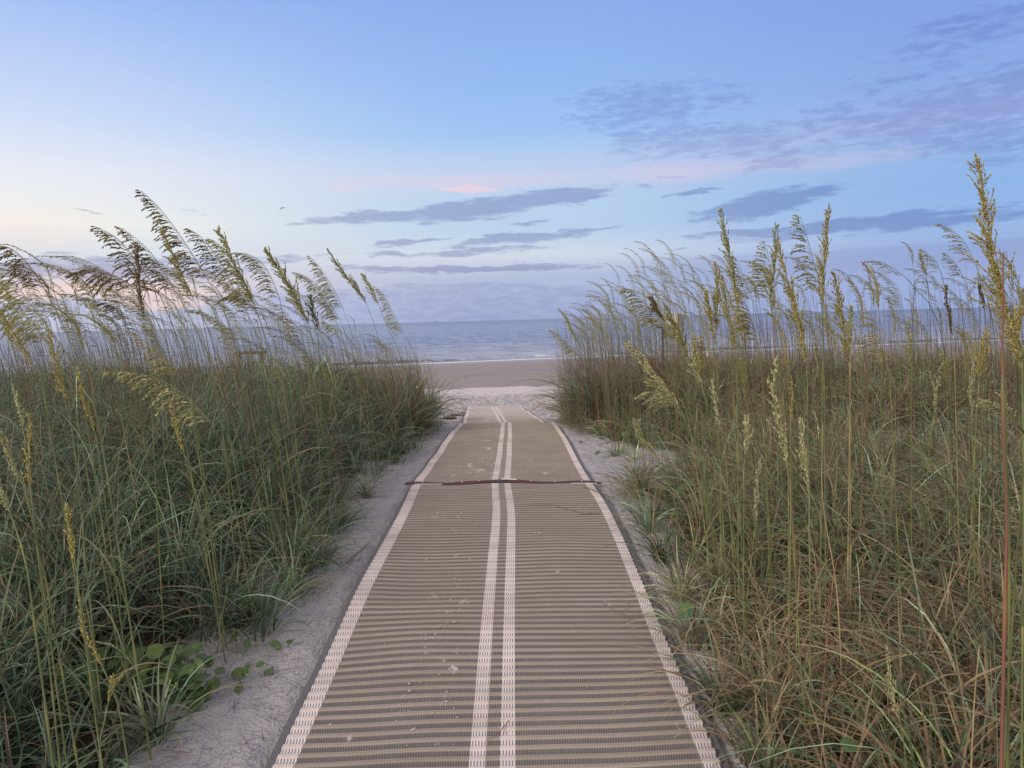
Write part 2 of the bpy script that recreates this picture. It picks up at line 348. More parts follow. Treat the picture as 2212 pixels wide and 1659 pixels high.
c = n.mix(n.m('MULTIPLY', brown, .8), c, (.07, .05, .045))
fn = n.noise(n.node('ShaderNodeMapping', {'Vector': pos, 'Scale': (1.0, 4.0, 1)}).outputs[0], 1.0, 5, .7)
foam1 = n.m('MULTIPLY', n.sstep(qn, 64.1, 63.3), n.sstep(fn, .25, .5))
foam2 = n.m('MULTIPLY', n.m('MULTIPLY', n.sstep(qn, 64.4, 65.4), n.sstep(qn, 67.6, 66.2)), n.sstep(fn, .55, .62))
foam = n.m('MAXIMUM', foam1, n.m('MULTIPLY', foam2, .9))
c = n.mix(foam, c, (.72, .71, .74))
rg = n.m('ADD', .17, n.m('MULTIPLY', foam, .5))
p = pbsdf(n, out, Base_Color=c, Roughness=n.m('ADD', rg, .1), IOR=1.33, Specular_IOR_Level=n.sstep(qn, 80, 900, .36, .14))
bh = n.m('ADD', w1, n.m('MULTIPLY', w2, .8))
n.l.new(n.node('ShaderNodeBump', {'Height': bh, 'Strength': .8, 'Distance': .5}).outputs[0], p.inputs['Normal'])
tag(mk('sea', np.stack([X, Y, Z], -1), gridq(len(qs), len(xs)), m), kind='structure')

# ---------------------------------------------------------------- roll-out mat
PER = .057
def mat_shader():
    m, n, out = newmat('mat_weave')
    uv = n.node('ShaderNodeUVMap').outputs[0]; s = n.node('ShaderNodeSeparateXYZ', {0: uv}).outputs
    u, v = s[0], s[1]
    ph = n.m('FRACT', n.m('DIVIDE', v, PER))
    rib = n.m('MULTIPLY', n.sstep(ph, .44, .5), n.sstep(ph, 1.0, .94))
    pos = n.node('ShaderNodeNewGeometry').outputs['Position']
    cord = n.m('ABSOLUTE', n.m('SUBTRACT', n.m('FRACT', n.m('MULTIPLY', n.m('SUBTRACT', ph, .44), 3.58)), .5))
    big = n.noise(pos, .9, 3)
    beige = n.mix(big, (.31, .275, .20), (.345, .285, .24))
    zig = n.m('FRACT', n.m('ADD', n.m('MULTIPLY', u, 105), n.m('MULTIPLY', ph, 3.0)))
    beige = n.mix(n.m('MULTIPLY', n.sstep(zig, .55, .8), .35), beige, (.20, .165, .13))
    beige = n.mix(n.m('MULTIPLY', n.sstep(cord, .38, .48), .55), beige, (.15, .12, .10))
    gap = n.mix(n.noise(pos, 45, 3), (.05, .05, .054), (.095, .09, .094))
    ln = n.sstep(n.m('ABSOLUTE', n.m('SUBTRACT', n.m('FRACT', n.m('DIVIDE', u, .0095)), .5)), .36, .44)
    gap = n.mix(n.m('MULTIPLY', ln, .55), gap, (.42, .38, .36))
    dk = n.mix(rib, gap, beige)
    wr = n.mix(n.noise(pos, 5, 6, .75), (.50, .43, .40), (.76, .67, .64))
    wl = n.sstep(n.m('ABSOLUTE', n.m('SUBTRACT', n.m('FRACT', n.m('DIVIDE', u, .0115)), .5)), .20, .30)
    wg = n.mix(wl, (.22, .20, .21), (.72, .67, .69))
    wh = n.mix(rib, wg, wr)
    def bandf(a, b): return n.m('MULTIPLY', n.m('GREATER_THAN', u, a), n.m('LESS_THAN', u, b))
    isb = n.m('MAXIMUM', n.m('MAXIMUM', bandf(-1, .108), bandf(1.555, 3)), n.m('MAXIMUM', bandf(.735, .793), bandf(.845, .902)))
    c = n.mix(isb, dk, wh)
    c = n.mix(n.m('MULTIPLY', n.sstep(n.noise(pos, 1.7, 6, .7), .45, .7), .35), c, (.17, .14, .12))
    c = n.mix(n.m('MULTIPLY', n.sstep(n.noise(n.node('ShaderNodeMapping', {'Vector': pos, 'Scale': (.35, 7, 1)}).outputs[0], 1.0, 5, .7), .42, .62), .22), c, (.12, .10, .09))
    # sand blown on to the weave
    sn = n.noise(n.node('ShaderNodeMapping', {'Vector': pos, 'Scale': (1, .8, 1)}).outputs[0], 7.5, 7, .72)
    yv = n.node('ShaderNodeSeparateXYZ', {0: pos}).outputs
    loc = n.m('ADD', n.m('ADD', n.m('MULTIPLY', n.sstep(yv[1], 12.5, 18), .17), n.m('MULTIPLY', n.sstep(yv[1], 6.3, 7.0), .035)), n.m('MULTIPLY', n.sstep(n.m('ABSOLUTE', n.m('ADD', yv[0], .36)), .3, .0), .055))
    lm = n.m('MULTIPLY', n.m('MULTIPLY', n.sstep(yv[1], 6.0, 6.5), n.sstep(yv[1], 8.2, 6.6)), .05)
    thr = n.m('ADD', n.m('ADD', sn, .012), n.m('ADD', loc, lm))
    sc = n.m('MULTIPLY', n.sstep(thr, .655, .73), n.m('ADD', .3, n.m('MULTIPLY', n.m('SUBTRACT', 1.0, rib), .5)))
    c = n.mix(sc, c, (.64, .585, .58))
    dust = n.m('MULTIPLY', n.sstep(yv[1], 11.5, 20), .42)
    c = n.mix(dust, c, (.54, .47, .45))
    dust2 = n.m('MULTIPLY', n.noise(pos, 3, 4, .7), .14)
    c = n.mix(dust2, c, (.50, .44, .42))
    p = pbsdf(n, out, Base_Color=c, Roughness=.8, Specular_IOR_Level=.2)
    b = n.m('ADD', n.m('MULTIPLY', ln, .3), n.m('ADD', n.m('MULTIPLY', zig, .3), n.m('MULTIPLY', cord, -.6)))
    n.l.new(n.node('ShaderNodeBump', {'Height': b, 'Strength': .5, 'Distance': .002}).outputs[0], p.inputs['Normal'])
    return m
M_MAT = mat_shader()
M_EDGE = simple('mat_edge_fabric', (.125, .12, .128), .9, 120, .3, bump=.4)
L_ = np.r_[0, np.cumsum(np.hypot(np.diff(yy_), np.diff(zz_)))]
def mat_pt(u, v):
    """u metres from the left edge, v metres along"""
    y = interp(v, L_, yy_); zc = mz(y); xc = mx(y)
    wob = .010*(vnoise(v*1.1, v*0, 3)-.5)
    x = xc-MW/2+u+wob
    z = zc+.012+(vnoise(u*2.5, v*1.6, 15)-.5)*.022+.028*(1-u/MW)*sm(y, 3, 4)+.006*np.sin(v*2.1+u)
    yo = y+(vnoise(u*1.6+9, v*.7, 17)-.5)*.035+.015*np.sin(u*pi/MW)
    return x, yo, z
mat = empty('access_mat', (mx(6.3), 6.3, mz(6.3)), 'ribbed tan roll-out beach mat with white edge and centre stripes over the sand path', 'beach mat')
org = np.array(mat.location)
V_SEAM = float(interp(6.28, yy_, L_)); V0 = float(interp(.9, yy_, L_)); V1 = float(L_[-1])
gu = np.r_[.034, .07, .108, np.linspace(.18, .70, 9), .735, .793, .82, .845, .902, np.linspace(.98, 1.5, 9), 1.555, 1.59, 1.618]
for k, (a, b) in enumerate(((V0, V_SEAM), (V_SEAM+.015, V1))):
    k0 = math.ceil(a/PER); k1 = math.floor(b/PER)
    prof = [(.0, 0), (.40, 0), (.47, .007), (.60, .0105), (.72, .0085), (.84, .0105), (.95, .007)]
    vs = np.array([(i+p[0])*PER for i in range(k0, k1) for p in prof]); hs = np.array([p[1] for i in range(k0, k1) for p in prof])
    U, Vv = np.meshgrid(gu, vs); x, y, z = mat_pt(U, Vv); z = z+hs[:, None]
    P = np.stack([x, y, z], -1)-org
    pn = mk('ribbed_panel', P, gridq(len(vs), len(gu)), M_MAT, parent=mat, uv=np.stack([U, Vv], -1).reshape(-1, 2))
    pn['label'] = ['near ribbed panel before the maroon strap', 'far ribbed panel running over the crest, dusted with sand'][k]
    ev = np.arange(a, b, .12)
    for (u0, u1) in ((0, .036), (1.616, 1.65)):
        U, Vv = np.meshgrid([u0, (u0+u1)/2, u1], ev); x, y, z = mat_pt(U, Vv)
        z = z-.004+.004*np.sin(Vv*9); x = x+.006*(vnoise(Vv*3, U*0, 77)-.5)
        mk('edge_binding', np.stack([x, y, z], -1)-org, gridq(len(ev), 3), M_EDGE, parent=pn)
# end hem
U, Vv = np.meshgrid(np.linspace(0, 1.65, 14), [V1-.09, V1-.04, V1]); x, y, z = mat_pt(U, Vv)
mk('end_hem', np.stack([x, y+.02, z+.008], -1)-org, gridq(3, 14), simple('white_hem', (.62, .57, .56), .8), parent=mat)
# maroon joining strap with clips and rivets
def strap_pts(u):
    x, y, z = mat_pt(u, V_SEAM+0*u); y = y+.01*np.sin(u*3)-.02*(u/MW)-.02*sm(u, .7, .3)*0
    return x, y, z+.016+.006*np.sin(u*pi/MW)+.002*np.sin(u*9)
us = np.linspace(-.035, 1.70, 70)
sec = [(-.030, 0), (-.027, .008), (-.012, .014), (.006, .011), (.020, .015), (.030, .007), (.032, 0)]
x, y, z = strap_pts(us); V = np.stack([np.stack([x, y+a*(1-.25*np.abs(us-.8))+.004*np.sin(us*17), z+b*(1+.25*np.sin(us*13+a*50))-.012], -1) for a, b in sec], 1)
strap = mk('joining_strap', V-org, gridq(len(us), len(sec)), simple('maroon_webbing', (.085, .034, .036), .8, 60, .35, bump=.5), parent=mat)
strap['label'] = 'maroon strap joining the two panels'
M_CLIP = simple('white_plastic', (.60, .57, .58), .5); M_RUB = simple('dark_rubber_strip', (.035, .035, .05), .6)
def on_strap(u0, u1, dy, wd, hz, th, name, mt, nn=12):
    u = np.linspace(u0, u1, nn); x, y, z = strap_pts(u); mb = MB()
    V = []
    for a, b in ((-wd, 0), (-wd, th), (-wd*.6, th*1.4), (wd*.6, th*1.4), (wd, th), (wd, 0)): V.append(np.stack([x, y+dy+a, z+hz+b], -1))
    V = np.stack(V, 1); o = mk(name, V-org, np.vstack([gridq(nn, 6), [[0, 3, 2, 1], [0, 5, 4, 3]], [[(nn-1)*6+t for t in (0, 1, 2, 3)], [(nn-1)*6+t for t in (0, 3, 4, 5)]]]), mt); o.parent = strap; return o
on_strap(.82, .96, .008, .010, .004, .007, 'plastic_clip', M_CLIP)
on_strap(.72, .86, -.032, .008, -.010, .008, 'rubber_tab', M_RUB); on_strap(1.42, 1.68, -.032, .009, -.010, .009, 'rubber_tab', M_RUB)
on_strap(1.43, 1.66, -.042, .002, -.010, .006, 'plastic_trim', M_CLIP); on_strap(.05, .30, -.034, .002, -.010, .006, 'plastic_trim', M_CLIP)
rv = None
for u0 in (.12, .33, .47, .62, .75, 1.08, 1.3, 1.53, 1.66):
    x, y, z = strap_pts(np.array([u0])); an = np.arange(8)*pi/4
    V = [(x[0]+r*cos(t), y[0]+.01+r*sin(t), z[0]+h) for r, h in ((.007, .002), (.007, .006), (.004, .008)) for t in an]
    Q = [[i*8+j, i*8+(j+1) % 8, (i+1)*8+(j+1) % 8, (i+1)*8+j] for i in range(2) for j in range(8)]
    mk('rivet', np.array(V)-org, Q+[[16, 17, 18, 19], [19, 20, 21, 16], [21, 22, 23, 16]], M_CLIP, parent=strap)

# lumps of sand and scraps on the mat
cl = [(905,1497),(885,1520),(965,1530),(870,1545),(975,1395),(985,1310),(986,1325),(980,1345),(990,1290),(955,1470),(870,1558),(940,1410),(978,1375),(985,1262),(700,1600)]
mb = MB(); cp = []
for (a, b) in cl:
    P, _ = hit(a*DS, b*DS)
    for j in range(rng.integers(3, 9)): cp.append((P[0]+rng.normal(0, .028), P[1]+rng.normal(0, .05), abs(rng.normal(0, .0021))+.0010))
for j in range(50): cp.append((-.38+rng.normal(0, .13), rng.uniform(2.4, 6.2), abs(rng.normal(0, .0022))+.0012))
for j in range(30): cp.append((rng.uniform(-.8, .6), rng.uniform(2.4, 11), abs(rng.normal(0, .0018))+.001))
for (cx, cy, r) in cp:
    u_ = cx-(mx(cy)-MW/2); c = np.array([cx, cy, mat_pt(u_, interp(cy, yy_, L_))[2]+.009])
    m6 = 8; th = np.arange(m6)*2*pi/m6+rng.uniform(0, 1); V = []
    for rr_, hh_ in ((1.0, 0), (.85, .45), (.45, .7)):
        q_ = r*rr_*rng.uniform(.55, 1.35, m6); V += [c+np.array([q_[i]*cos(th[i])*1.3, q_[i]*sin(th[i]), r*hh_*.7*rng.uniform(.6, 1.3)]) for i in range(m6)]
    V.append(c+np.array([0, 0, r*.75]))
    mb.add(V, [[k*m6+i, k*m6+(i+1) % m6, (k+1)*m6+(i+1) % m6, (k+1)*m6+i] for k in range(2) for i in range(m6)], [[2*m6+i, 2*m6+(i+1) % m6, 3*m6] for i in range(m6)])
tag(mb.build('sand_clumps', simple('sand_crumbs', (.50, .455, .45), .9, 90, .2, bump=.4)), 'damp crumbs of sand dropped along the left half of the mat', 'sand', kind='stuff')

# ---------------------------------------------------------------- grass generators
GREEN = np.array([[.15, .19, .08], [.19, .225, .12], [.11, .155, .07], [.21, .25, .155], [.14, .205, .125]])
STRAW = np.array([[.44, .33, .19], [.34, .26, .16], [.38, .25, .15], [.24, .16, .10]])
RED = np.array([[.12, .055, .045], [.16, .075, .05], [.09, .05, .045]])
def blade_geo(root, az, L, th0, bend, wd, col, tip=None, S=7, wind=.12, curl=0.0):
    n = len(root); s = (np.arange(S)+.5)/S
    th = np.clip(th0[:, None]+bend[:, None]*s[None]**1.25, 0, 2.9)
    a = az[:, None]+curl*s[None]*rng.normal(0, 1, (n, 1))
    st = np.stack([np.sin(th)*np.cos(a)-wind*s[None], np.sin(th)*np.sin(a), np.cos(th)], -1)*(L/S)[:, None, None]
    C = root[:, None]+np.concatenate([np.zeros((n, 1, 3)), np.cumsum(st, 1)], 1)
    t = np.arange(S+1)/S; prof = np.minimum(1, .55+1.2*t)*(1-t**1.7)*.94+.06
    tw = rng.normal(0, .5, n)
    wv = np.stack([-np.sin(az)*np.cos(tw), np.cos(az)*np.cos(tw), np.sin(tw)], -1)
    hw = .5*wd[:, None]*prof[None]
    V = np.stack([C-wv[:, None]*hw[..., None], C+wv[:, None]*hw[..., None]], 2)
    q = gridq(S+1, 2); Q = (q[None]+(np.arange(n)*(S+1)*2)[:, None, None]).reshape(-1, 4)
    if tip is None: cc = np.repeat(col[:, None], (S+1)*2, 1)
    else:
        f = (t**1.5)[None, :, None]; cc = np.repeat(col[:, None]*(1-f)+tip[:, None]*f, 2, 1)
    return V.reshape(-1, 3), Q, cc.reshape(-1, 3)
def tuft_blades(cx, cy, nb, Lm, strawp, spread=.05, wmul=1.0, redp=0.02, bendm=1.0, tint=(1, 1, 1)):
    """blades of many tufts at once (arrays cx, cy, nb, Lm)"""
    idx = np.repeat(np.arange(len(cx)), nb); n = len(idx)
    r = np.abs(rng.normal(0, spread, n)); an = rng.uniform(0, 2*pi, n)
    x = cx[idx]+r*np.cos(an); y = cy[idx]+r*np.sin(an); z = H(x, y)-.01
    az = an+rng.normal(0, .6, n); L = Lm[idx]*rng.uniform(.5, 1.25, n)
    th0 = np.abs(rng.normal(.25, .22, n)); bend = rng.uniform(.4, 2.3, n)*bendm
    ar = rng.uniform(0, 1, n) < .38; th0[ar] = rng.uniform(.25, .8, ar.sum()); bend[ar] = rng.uniform(1.0, 2.2, ar.sum()); L[ar] *= 1.2
    wd = rng.uniform(.005, .0125, n)*wmul*(1+np.clip(y-5, 0, 9)*.09)*(1+.25*sm(y, 4.2, 2.4))
    tc_ = rng.integers(0, len(GREEN), len(cx)); sp_ = np.broadcast_to(strawp, (len(cx),))[idx]
    col = GREEN[tc_[idx]]*np.exp(rng.normal(.06, .44, (n, 1)))*np.exp(rng.normal(0, .34, len(cx)))[idx][:, None]; u = rng.uniform(0, 1, n)
    st = u < sp_; col[st] = STRAW[rng.integers(0, 4, st.sum())]*rng.uniform(.6, 1.15, (st.sum(), 1))
    rd = (u > 1-redp); col[rd] = RED[rng.integers(0, 3, rd.sum())]
    col = col*np.array(tint); tip = col*1.15; m_ = rng.uniform(0, 1, n) < .28; tip[m_] = STRAW[rng.integers(0, 4, m_.sum())]*.9
    return blade_geo(np.stack([x, y, z], -1), az, L, th0, bend, wd, col, tip, curl=.35)

# root outlines of the grass on both sides of the path (metres from the mat edge as a function of y)
PW, _ = hit(395*DS, 1450*DS, .05)
def field(side, dens, nb_rng, ylo, yhi, Lfun, strawf, seed):
    A = int(dens*26*(yhi-ylo)); y = rng.uniform(ylo, yhi, A); x = rng.uniform(-13, 13, A)
    s = x-mx(y); a = np.abs(s)-MW/2
    lim = lim_left(y) if side < 0 else lim_right(y)
    lim = lim+(vnoise(x*1.3, y*1.7, seed)-.5)*.35
    keep = (np.sign(s) == side) & (a > lim) & (np.abs(x) < .76*y+1.2) & (y < interp(a, [0, 3, 8], [13.6, 14.5, 15.5]))
    pn_ = vnoise(x*.9, y*.9, seed+1)
    keep &= ((x-PW[0])**2+(y-PW[1])**2 > .30**2)
    if side > 0: pn_ = pn_-.9*np.exp(-(((x-4.0)/1.5)**2+((y-7.9)/.7)**2))-.8*np.exp(-(((x-2.0)/.7)**2+((y-7.4)/.6)**2))
    keep &= rng.uniform(0, 1, A) < np.clip(.2+pn_*1.5, 0.03, 1)*interp(y, [1.5, 4.5, 7, 11], [1.0, .9, .55, .42])
    x = x[keep]; y = y[keep]; a = a[keep]; lim = lim[keep]
    nb = rng.integers(nb_rng[0], nb_rng[1], len(x))
    edge = sm(a-lim, 0, .9)
    return x, y, nb, Lfun(y)*(.55+.45*edge)*rng.uniform(.75, 1.25, len(x)), strawf(x, y)
def stuff(name, parts, mat, label, cat):
    V = []; Q = []; C = []; o_ = 0
    for v, q, c in parts: V.append(v); Q.append(q+o_); C.append(c); o_ += len(v)
    return tag(mk(name, np.concatenate(V), np.concatenate(Q), mat, np.concatenate(C)), label, cat, kind='stuff')
xl, yl, nl, Ll, sl = field(-1, 44, (22, 46), 1.5, 15, lambda y: interp(y, [1.5, 4, 8, 13], [.62, .72, .74, .68]), lambda x, y: .04+.13*vnoise(x*.7, y*.7, 60)+.05*sm(y, 5, 10), 100)
print('left tufts', len(xl), nl.sum(), flush=True)
reds = .02+.35*sm(vnoise(xl*.8+4, yl*.8, 61), .62, .8)
stuff('dune_grass', [tuft_blades(xl, yl, nl, Ll, sl, redp=.03, tint=(.70, .80, .90))], M_BLADE, 'dense blue-green dune grass covering the sand left of the mat', 'grass')
xr, yr, nr_, Lr, sr = field(1, 44, (22, 46), 1.5, 15, lambda y: interp(y, [1.5, 4, 7, 9, 13], [.62, .62, .50, .58, .68]), lambda x, y: .14+.30*vnoise(x*.7, y*.7, 62)+.20*sm(y, 4.2, 2.6), 200)
print('right tufts', len(xr), nr_.sum())
stuff('dune_grass', [tuft_blades(xr, yr, nr_, Lr, sr, redp=.035)], M_BLADE, 'straw-streaked green dune grass covering the sand right of the mat', 'grass')
# dark reddish low growth behind the grass on both sides
def lowgrowth(x0, x1, y0, y1, n, label):
    x = rng.uniform(x0, x1, n); y = rng.uniform(y0, y1, n); k = (np.abs(x-mx(y))-MW/2 > 1.3) & (vnoise(x*.9+2, y*1.2, 71) > .42); x = x[k]; y = y[k]; nb = rng.integers(18, 34, len(x))
    v, q, c = tuft_blades(x, y, nb, np.full(len(x), .42), np.full(len(x), .18), .07, 1.2, redp=.45, bendm=1.3)
    stuff('dry_undergrowth', [(v, q, c)], M_BLADE, label, 'undergrowth')
lowgrowth(-9, -1.8, 6.5, 11.5, 240, 'dark reddish dry undergrowth among the grass left of the mat')
lowgrowth(1.9, 10, 8.6, 11.5, 260, 'dark reddish dry undergrowth on the ridge right of the mat')

# thin bare stems standing out of the grass (too many to count)
def bare_stems(x, y, Hh, name, label, redness, lean):
    n = len(x); S = 6
    z = H(x, y)-.01; col = np.where((rng.uniform(0, 1, n) < redness)[:, None], RED[rng.integers(0, 3, n)]*1.3, (GREEN*1.15)[rng.integers(0, 5, n)])
    st = rng.uniform(0, 1, n) < .18; col[st] = STRAW[rng.integers(0, 4, st.sum())]
    t = np.linspace(0, 1, S+1); az = rng.uniform(0, 2*pi, n); ln_ = rng.uniform(.02, .16, n)*Hh
    C = np.stack([x[:, None]+(ln_*np.cos(az))[:, None]*t-lean*Hh[:, None]*t**2*rng.uniform(.3, 1.4, (n, 1)), y[:, None]+(ln_*np.sin(az))[:, None]*t, z[:, None]+Hh[:, None]*t], -1)
    r = rng.uniform(.0011, .0021, n)[:, None]*(1+np.clip(y-5, 0, 8)*.06)[:, None]*(1.15-t*.85)
    an = np.arange(3)*2*pi/3
    V = C[:, :, None]+r[..., None, None]*np.stack([np.cos(an), np.sin(an), 0*an], -1)[None, None]
    Q = np.array([[i*3+j, i*3+(j+1) % 3, (i+1)*3+(j+1) % 3, (i+1)*3+j] for i in range(S) for j in range(3)])
    Q = (Q[None]+(np.arange(n)*(S+1)*3)[:, None, None]).reshape(-1, 4)
    stuff(name, [(V.reshape(-1, 3), Q, np.repeat(col, (S+1)*3, 0))], M_STEM, label, 'stems')
def pick(x, y, n, f):
    p = f(x, y); p = p/p.sum(); k = rng.choice(len(x), n, p=p); return x[k]+rng.normal(0, .08, n), y[k]+rng.normal(0, .08, n)
a, b = pick(xl, yl, 2600, lambda x, y: sm(y, 3.5, 7)+.02)
zz_n = rng.uniform(9.8, 12.8, 500); a = np.r_[a, mx(zz_n)-MW/2-.3-np.abs(rng.normal(0, .7, 500))]; b = np.r_[b, zz_n]
bare_stems(a, b, rng.uniform(.75, 1.5, len(a))*interp(b, [4, 12], [1.05, .95]), 'grass_stems', 'thin bare stems standing out of the grass left of the mat', .5, .16)
a, b = pick(xr, yr, 2500, lambda x, y: sm(y, 3.5, 8)*(.6+.8*np.exp(-((x-1.8)/.9)**2))+.03)
zz_n = rng.uniform(9.6, 12.8, 700); a = np.r_[a, mx(zz_n)+MW/2+.12+np.abs(rng.normal(0, .8, 700))]; b = np.r_[b, zz_n]
bare_stems(a, b, rng.uniform(.75, 1.75, len(a)), 'grass_stems', 'thin bare stems standing out of the grass right of the mat', .55, .07)

# ---------------------------------------------------------------- sea oats
PAL = {'brown': np.array([[.30, .24, .11], [.36, .29, .14], [.24, .20, .09]]), 'gold': np.array([[.56, .49, .19], [.47, .43, .16], [.64, .54, .22]]),
       'pale': np.array([[.58, .57, .32], [.50, .52, .28], [.68, .65, .40]]), 'olive': np.array([[.48, .47, .19], [.55, .52, .22], [.38, .38, .15]]),
       'dry': np.array([[.52, .37, .24], [.44, .30, .19]])}
def unit(v): return v/(np.linalg.norm(v)+1e-9)
def seed_head(P, style, pal, mb, size=1.0, fine=1.0):
    """P polyline base -> tip of the rachis"""
    n = 40; C = spline(P, n); T = np.gradient(C, axis=0); T /= np.linalg.norm(T, axis=1)[:, None]
    Lr = np.linalg.norm(np.diff(C, axis=0), axis=1).sum(); cols = PAL[pal]
    mb.tube(C, np.linspace(.0017, .0006, n)*size, 3, C=cols[0]*.8)
    nb = int({'open': 40, 'tight': 52, 'spike': 34}[style]*np.clip(Lr/.38, .6, 1.6)/fine**.8)
    for i in range(nb):
        t = (i+rng.uniform(0, .8))/nb; k = min(n-1, int(t*(n-1))); c0 = C[k]; tg = T[k]
        side = unit(np.array([-1.0+rng.normal(0, .25), rng.normal(0, .55), rng.normal(-.05, .15)])) if style == 'open' else unit(np.array([rng.normal(-.3, .8), rng.normal(0, .8), 0.]))
        env = (min(1, .55+t*2.2))*(1-t)**.55+.12
        if style == 'open': Lb = .115*env*size*rng.uniform(.7, 1.25); d = unit(tg*.85+side*rng.uniform(.3, .7))
        elif style == 'tight': Lb = .092*env*size*rng.uniform(.7, 1.2); d = unit(tg*1.0+side*rng.uniform(.08, .42)*(1.8 if rng.uniform() < .15 else 1))
        else: Lb = .058*env*size*rng.uniform(.7, 1.1); d = unit(tg*1.0+side*.17)
        ns = max(3, int(Lb/.0095/fine)); p = c0.copy(); pts = [p.copy()]; drop = {'open': .11, 'tight': .02, 'spike': .0}[style]
        for j in range(ns):
            p = p+d*(Lb/ns); pts.append(p.copy())
            d = unit(d+np.array([-.06 if style == 'open' else -.015, 0, -drop])*1.0+rng.normal(0, .04, 3))
            if j < ns*.2 and style == 'open': continue
            # flattened spikelet
            sp_l = rng.uniform(.014, .022)*size**.7*fine; sp_w = rng.uniform(.0032, .0052)*size**.7*fine
            e = unit(d+rng.normal(0, .22, 3)); wv = unit(np.cross(e, rng.normal(0, 1, 3))); nv = np.cross(e, wv)
            col = cols[rng.integers(0, len(cols))]*rng.uniform(.7, 1.3)
            q = [p, p+e*sp_l*.45+wv*sp_w, p+e*sp_l*.45+nv*sp_w*.5, p+e*sp_l*.45-wv*sp_w, p+e*sp_l*.45-nv*sp_w*.5, p+e*sp_l]
            mb.add(q, None, [[0, 1, 2], [0, 2, 3], [0, 3, 4], [0, 4, 1], [5, 2, 1], [5, 3, 2], [5, 4, 3], [5, 1, 4]], C=col)
        if style == 'open': mb.tube(np.array(pts), .0007*size, 3, C=cols[0]*.9, cap=False)
def stem_mesh(P, r0, r1, hue, n=26):
    C = spline(P, n); mb = MB(); t = np.linspace(0, 1, n)
    a = {'green': (.165, .19, .08), 'tan': (.36, .29, .15), 'red': (.25, .12, .08), 'dark': (.07, .095, .05), 'straw': (.44, .32, .17)}[hue]
    ph = rng.uniform(0, 1); seg = np.abs(((t*5+ph) % 1)-.5)*2
    c = np.array(a)[None]*(.85+.3*seg[:, None])+np.array([.05, .04, .0])*(seg[:, None] > .86)
    R = r0+(r1-r0)*t; R = R*(1+.28*(seg > .9))
    mb.tube(C, R, 5, C=c); return mb, C
def leaf_blades(C, k, n, pal=None, parent=None, org=None, Lr=(.25, .5)):
    for j in range(n):
        i = int(rng.uniform(.05, .62)*len(C)); az = rng.choice([pi, 0])+rng.normal(0, .9)
        col = GREEN[rng.integers(0, 5)][None]*1.0; tip = STRAW[rng.integers(0, 4)][None]*.8
        v, q, c = blade_geo(C[i][None], np.array([az]), np.array([rng.uniform(*Lr)]), np.array([rng.uniform(.15, .5)]), np.array([rng.uniform(.6, 1.9)]), np.array([rng.uniform(.006, .010)]), col, tip, S=9)
        mk('leaf', v-org, q, M_BLADE, c, parent=parent)
RG = {'A': (0, 700, 1.58), 'B': (1300, 1000, 1.58), 'C': (2200, 1150, 2.212), 'E': (2696, 550, 1.58), 'F': (2696, 2000, 1.58), 'G': (0, 2000, 1.58), 'H': (0, 1300, 1.4747), 'J': (2596, 1300, 1.4747)}
def oat(rg, pts, k, z, style, pal, hue, label, size=1.0, r=.0034, nleaf=2, dz=0.0):
    ox, oy, sc = RG[rg]; n = len(pts); W = []
    for _ in range(40):
        pb = pix((ox+pts[-1][0]/sc)/4, (oy+pts[-1][1]/sc)/4, z); lm = (lim_left(pb[1]) if pb[0] < mx(pb[1]) else lim_right(pb[1]))+.12
        if z < 2.3 or abs(pb[0]-mx(pb[1]))-MW/2 > lm or z > 12: break
        z *= 1.04; size *= 1.025; r *= 1.02
    for i, (a, b) in enumerate(pts):
        zz = z+dz*(1-i/(n-1)); W.append(pix((ox+a/sc)/4, (oy+b/sc)/4, zz))
    W = np.array(W)[::-1]                     # base first
    g = H(W[0][0], W[0][1])
    if W[0][2] > g:
        d = W[0]-W[1]; d = d/abs(d[2]) if abs(d[2]) > 1e-4 else np.array([0, 0, -1.]); d[2] = -1; d[:2] = np.clip(d[:2], -.25, .25)*.6
        hgt = W[0][2]-g; b = W[0]+d*hgt; b[2] = H(b[0], b[1])-.02; W = np.vstack([b, W]); n += 1
    base = W[0]; o = empty('sea_oat', tuple(base), label, 'sea oats')
    if k: stem, head = W[:n-k+1], W[n-k:]
    else: stem, head = W, None
    mb, C = stem_mesh(stem, r, r*.5 if head is not None else r*.25, hue)
    mb.build('stem', M_STEM, o, origin=base)
    if head is not None:
        hb = MB(); seed_head(head, style, pal, hb, size, float(interp(z, [1.4, 3.0, 3.6], [.55, .75, 1.0]))); hb.build('seed_head', M_SEED, o, origin=base, smooth=False)
    leaf_blades(C, 0, nleaf, parent=o, org=base)
    return o
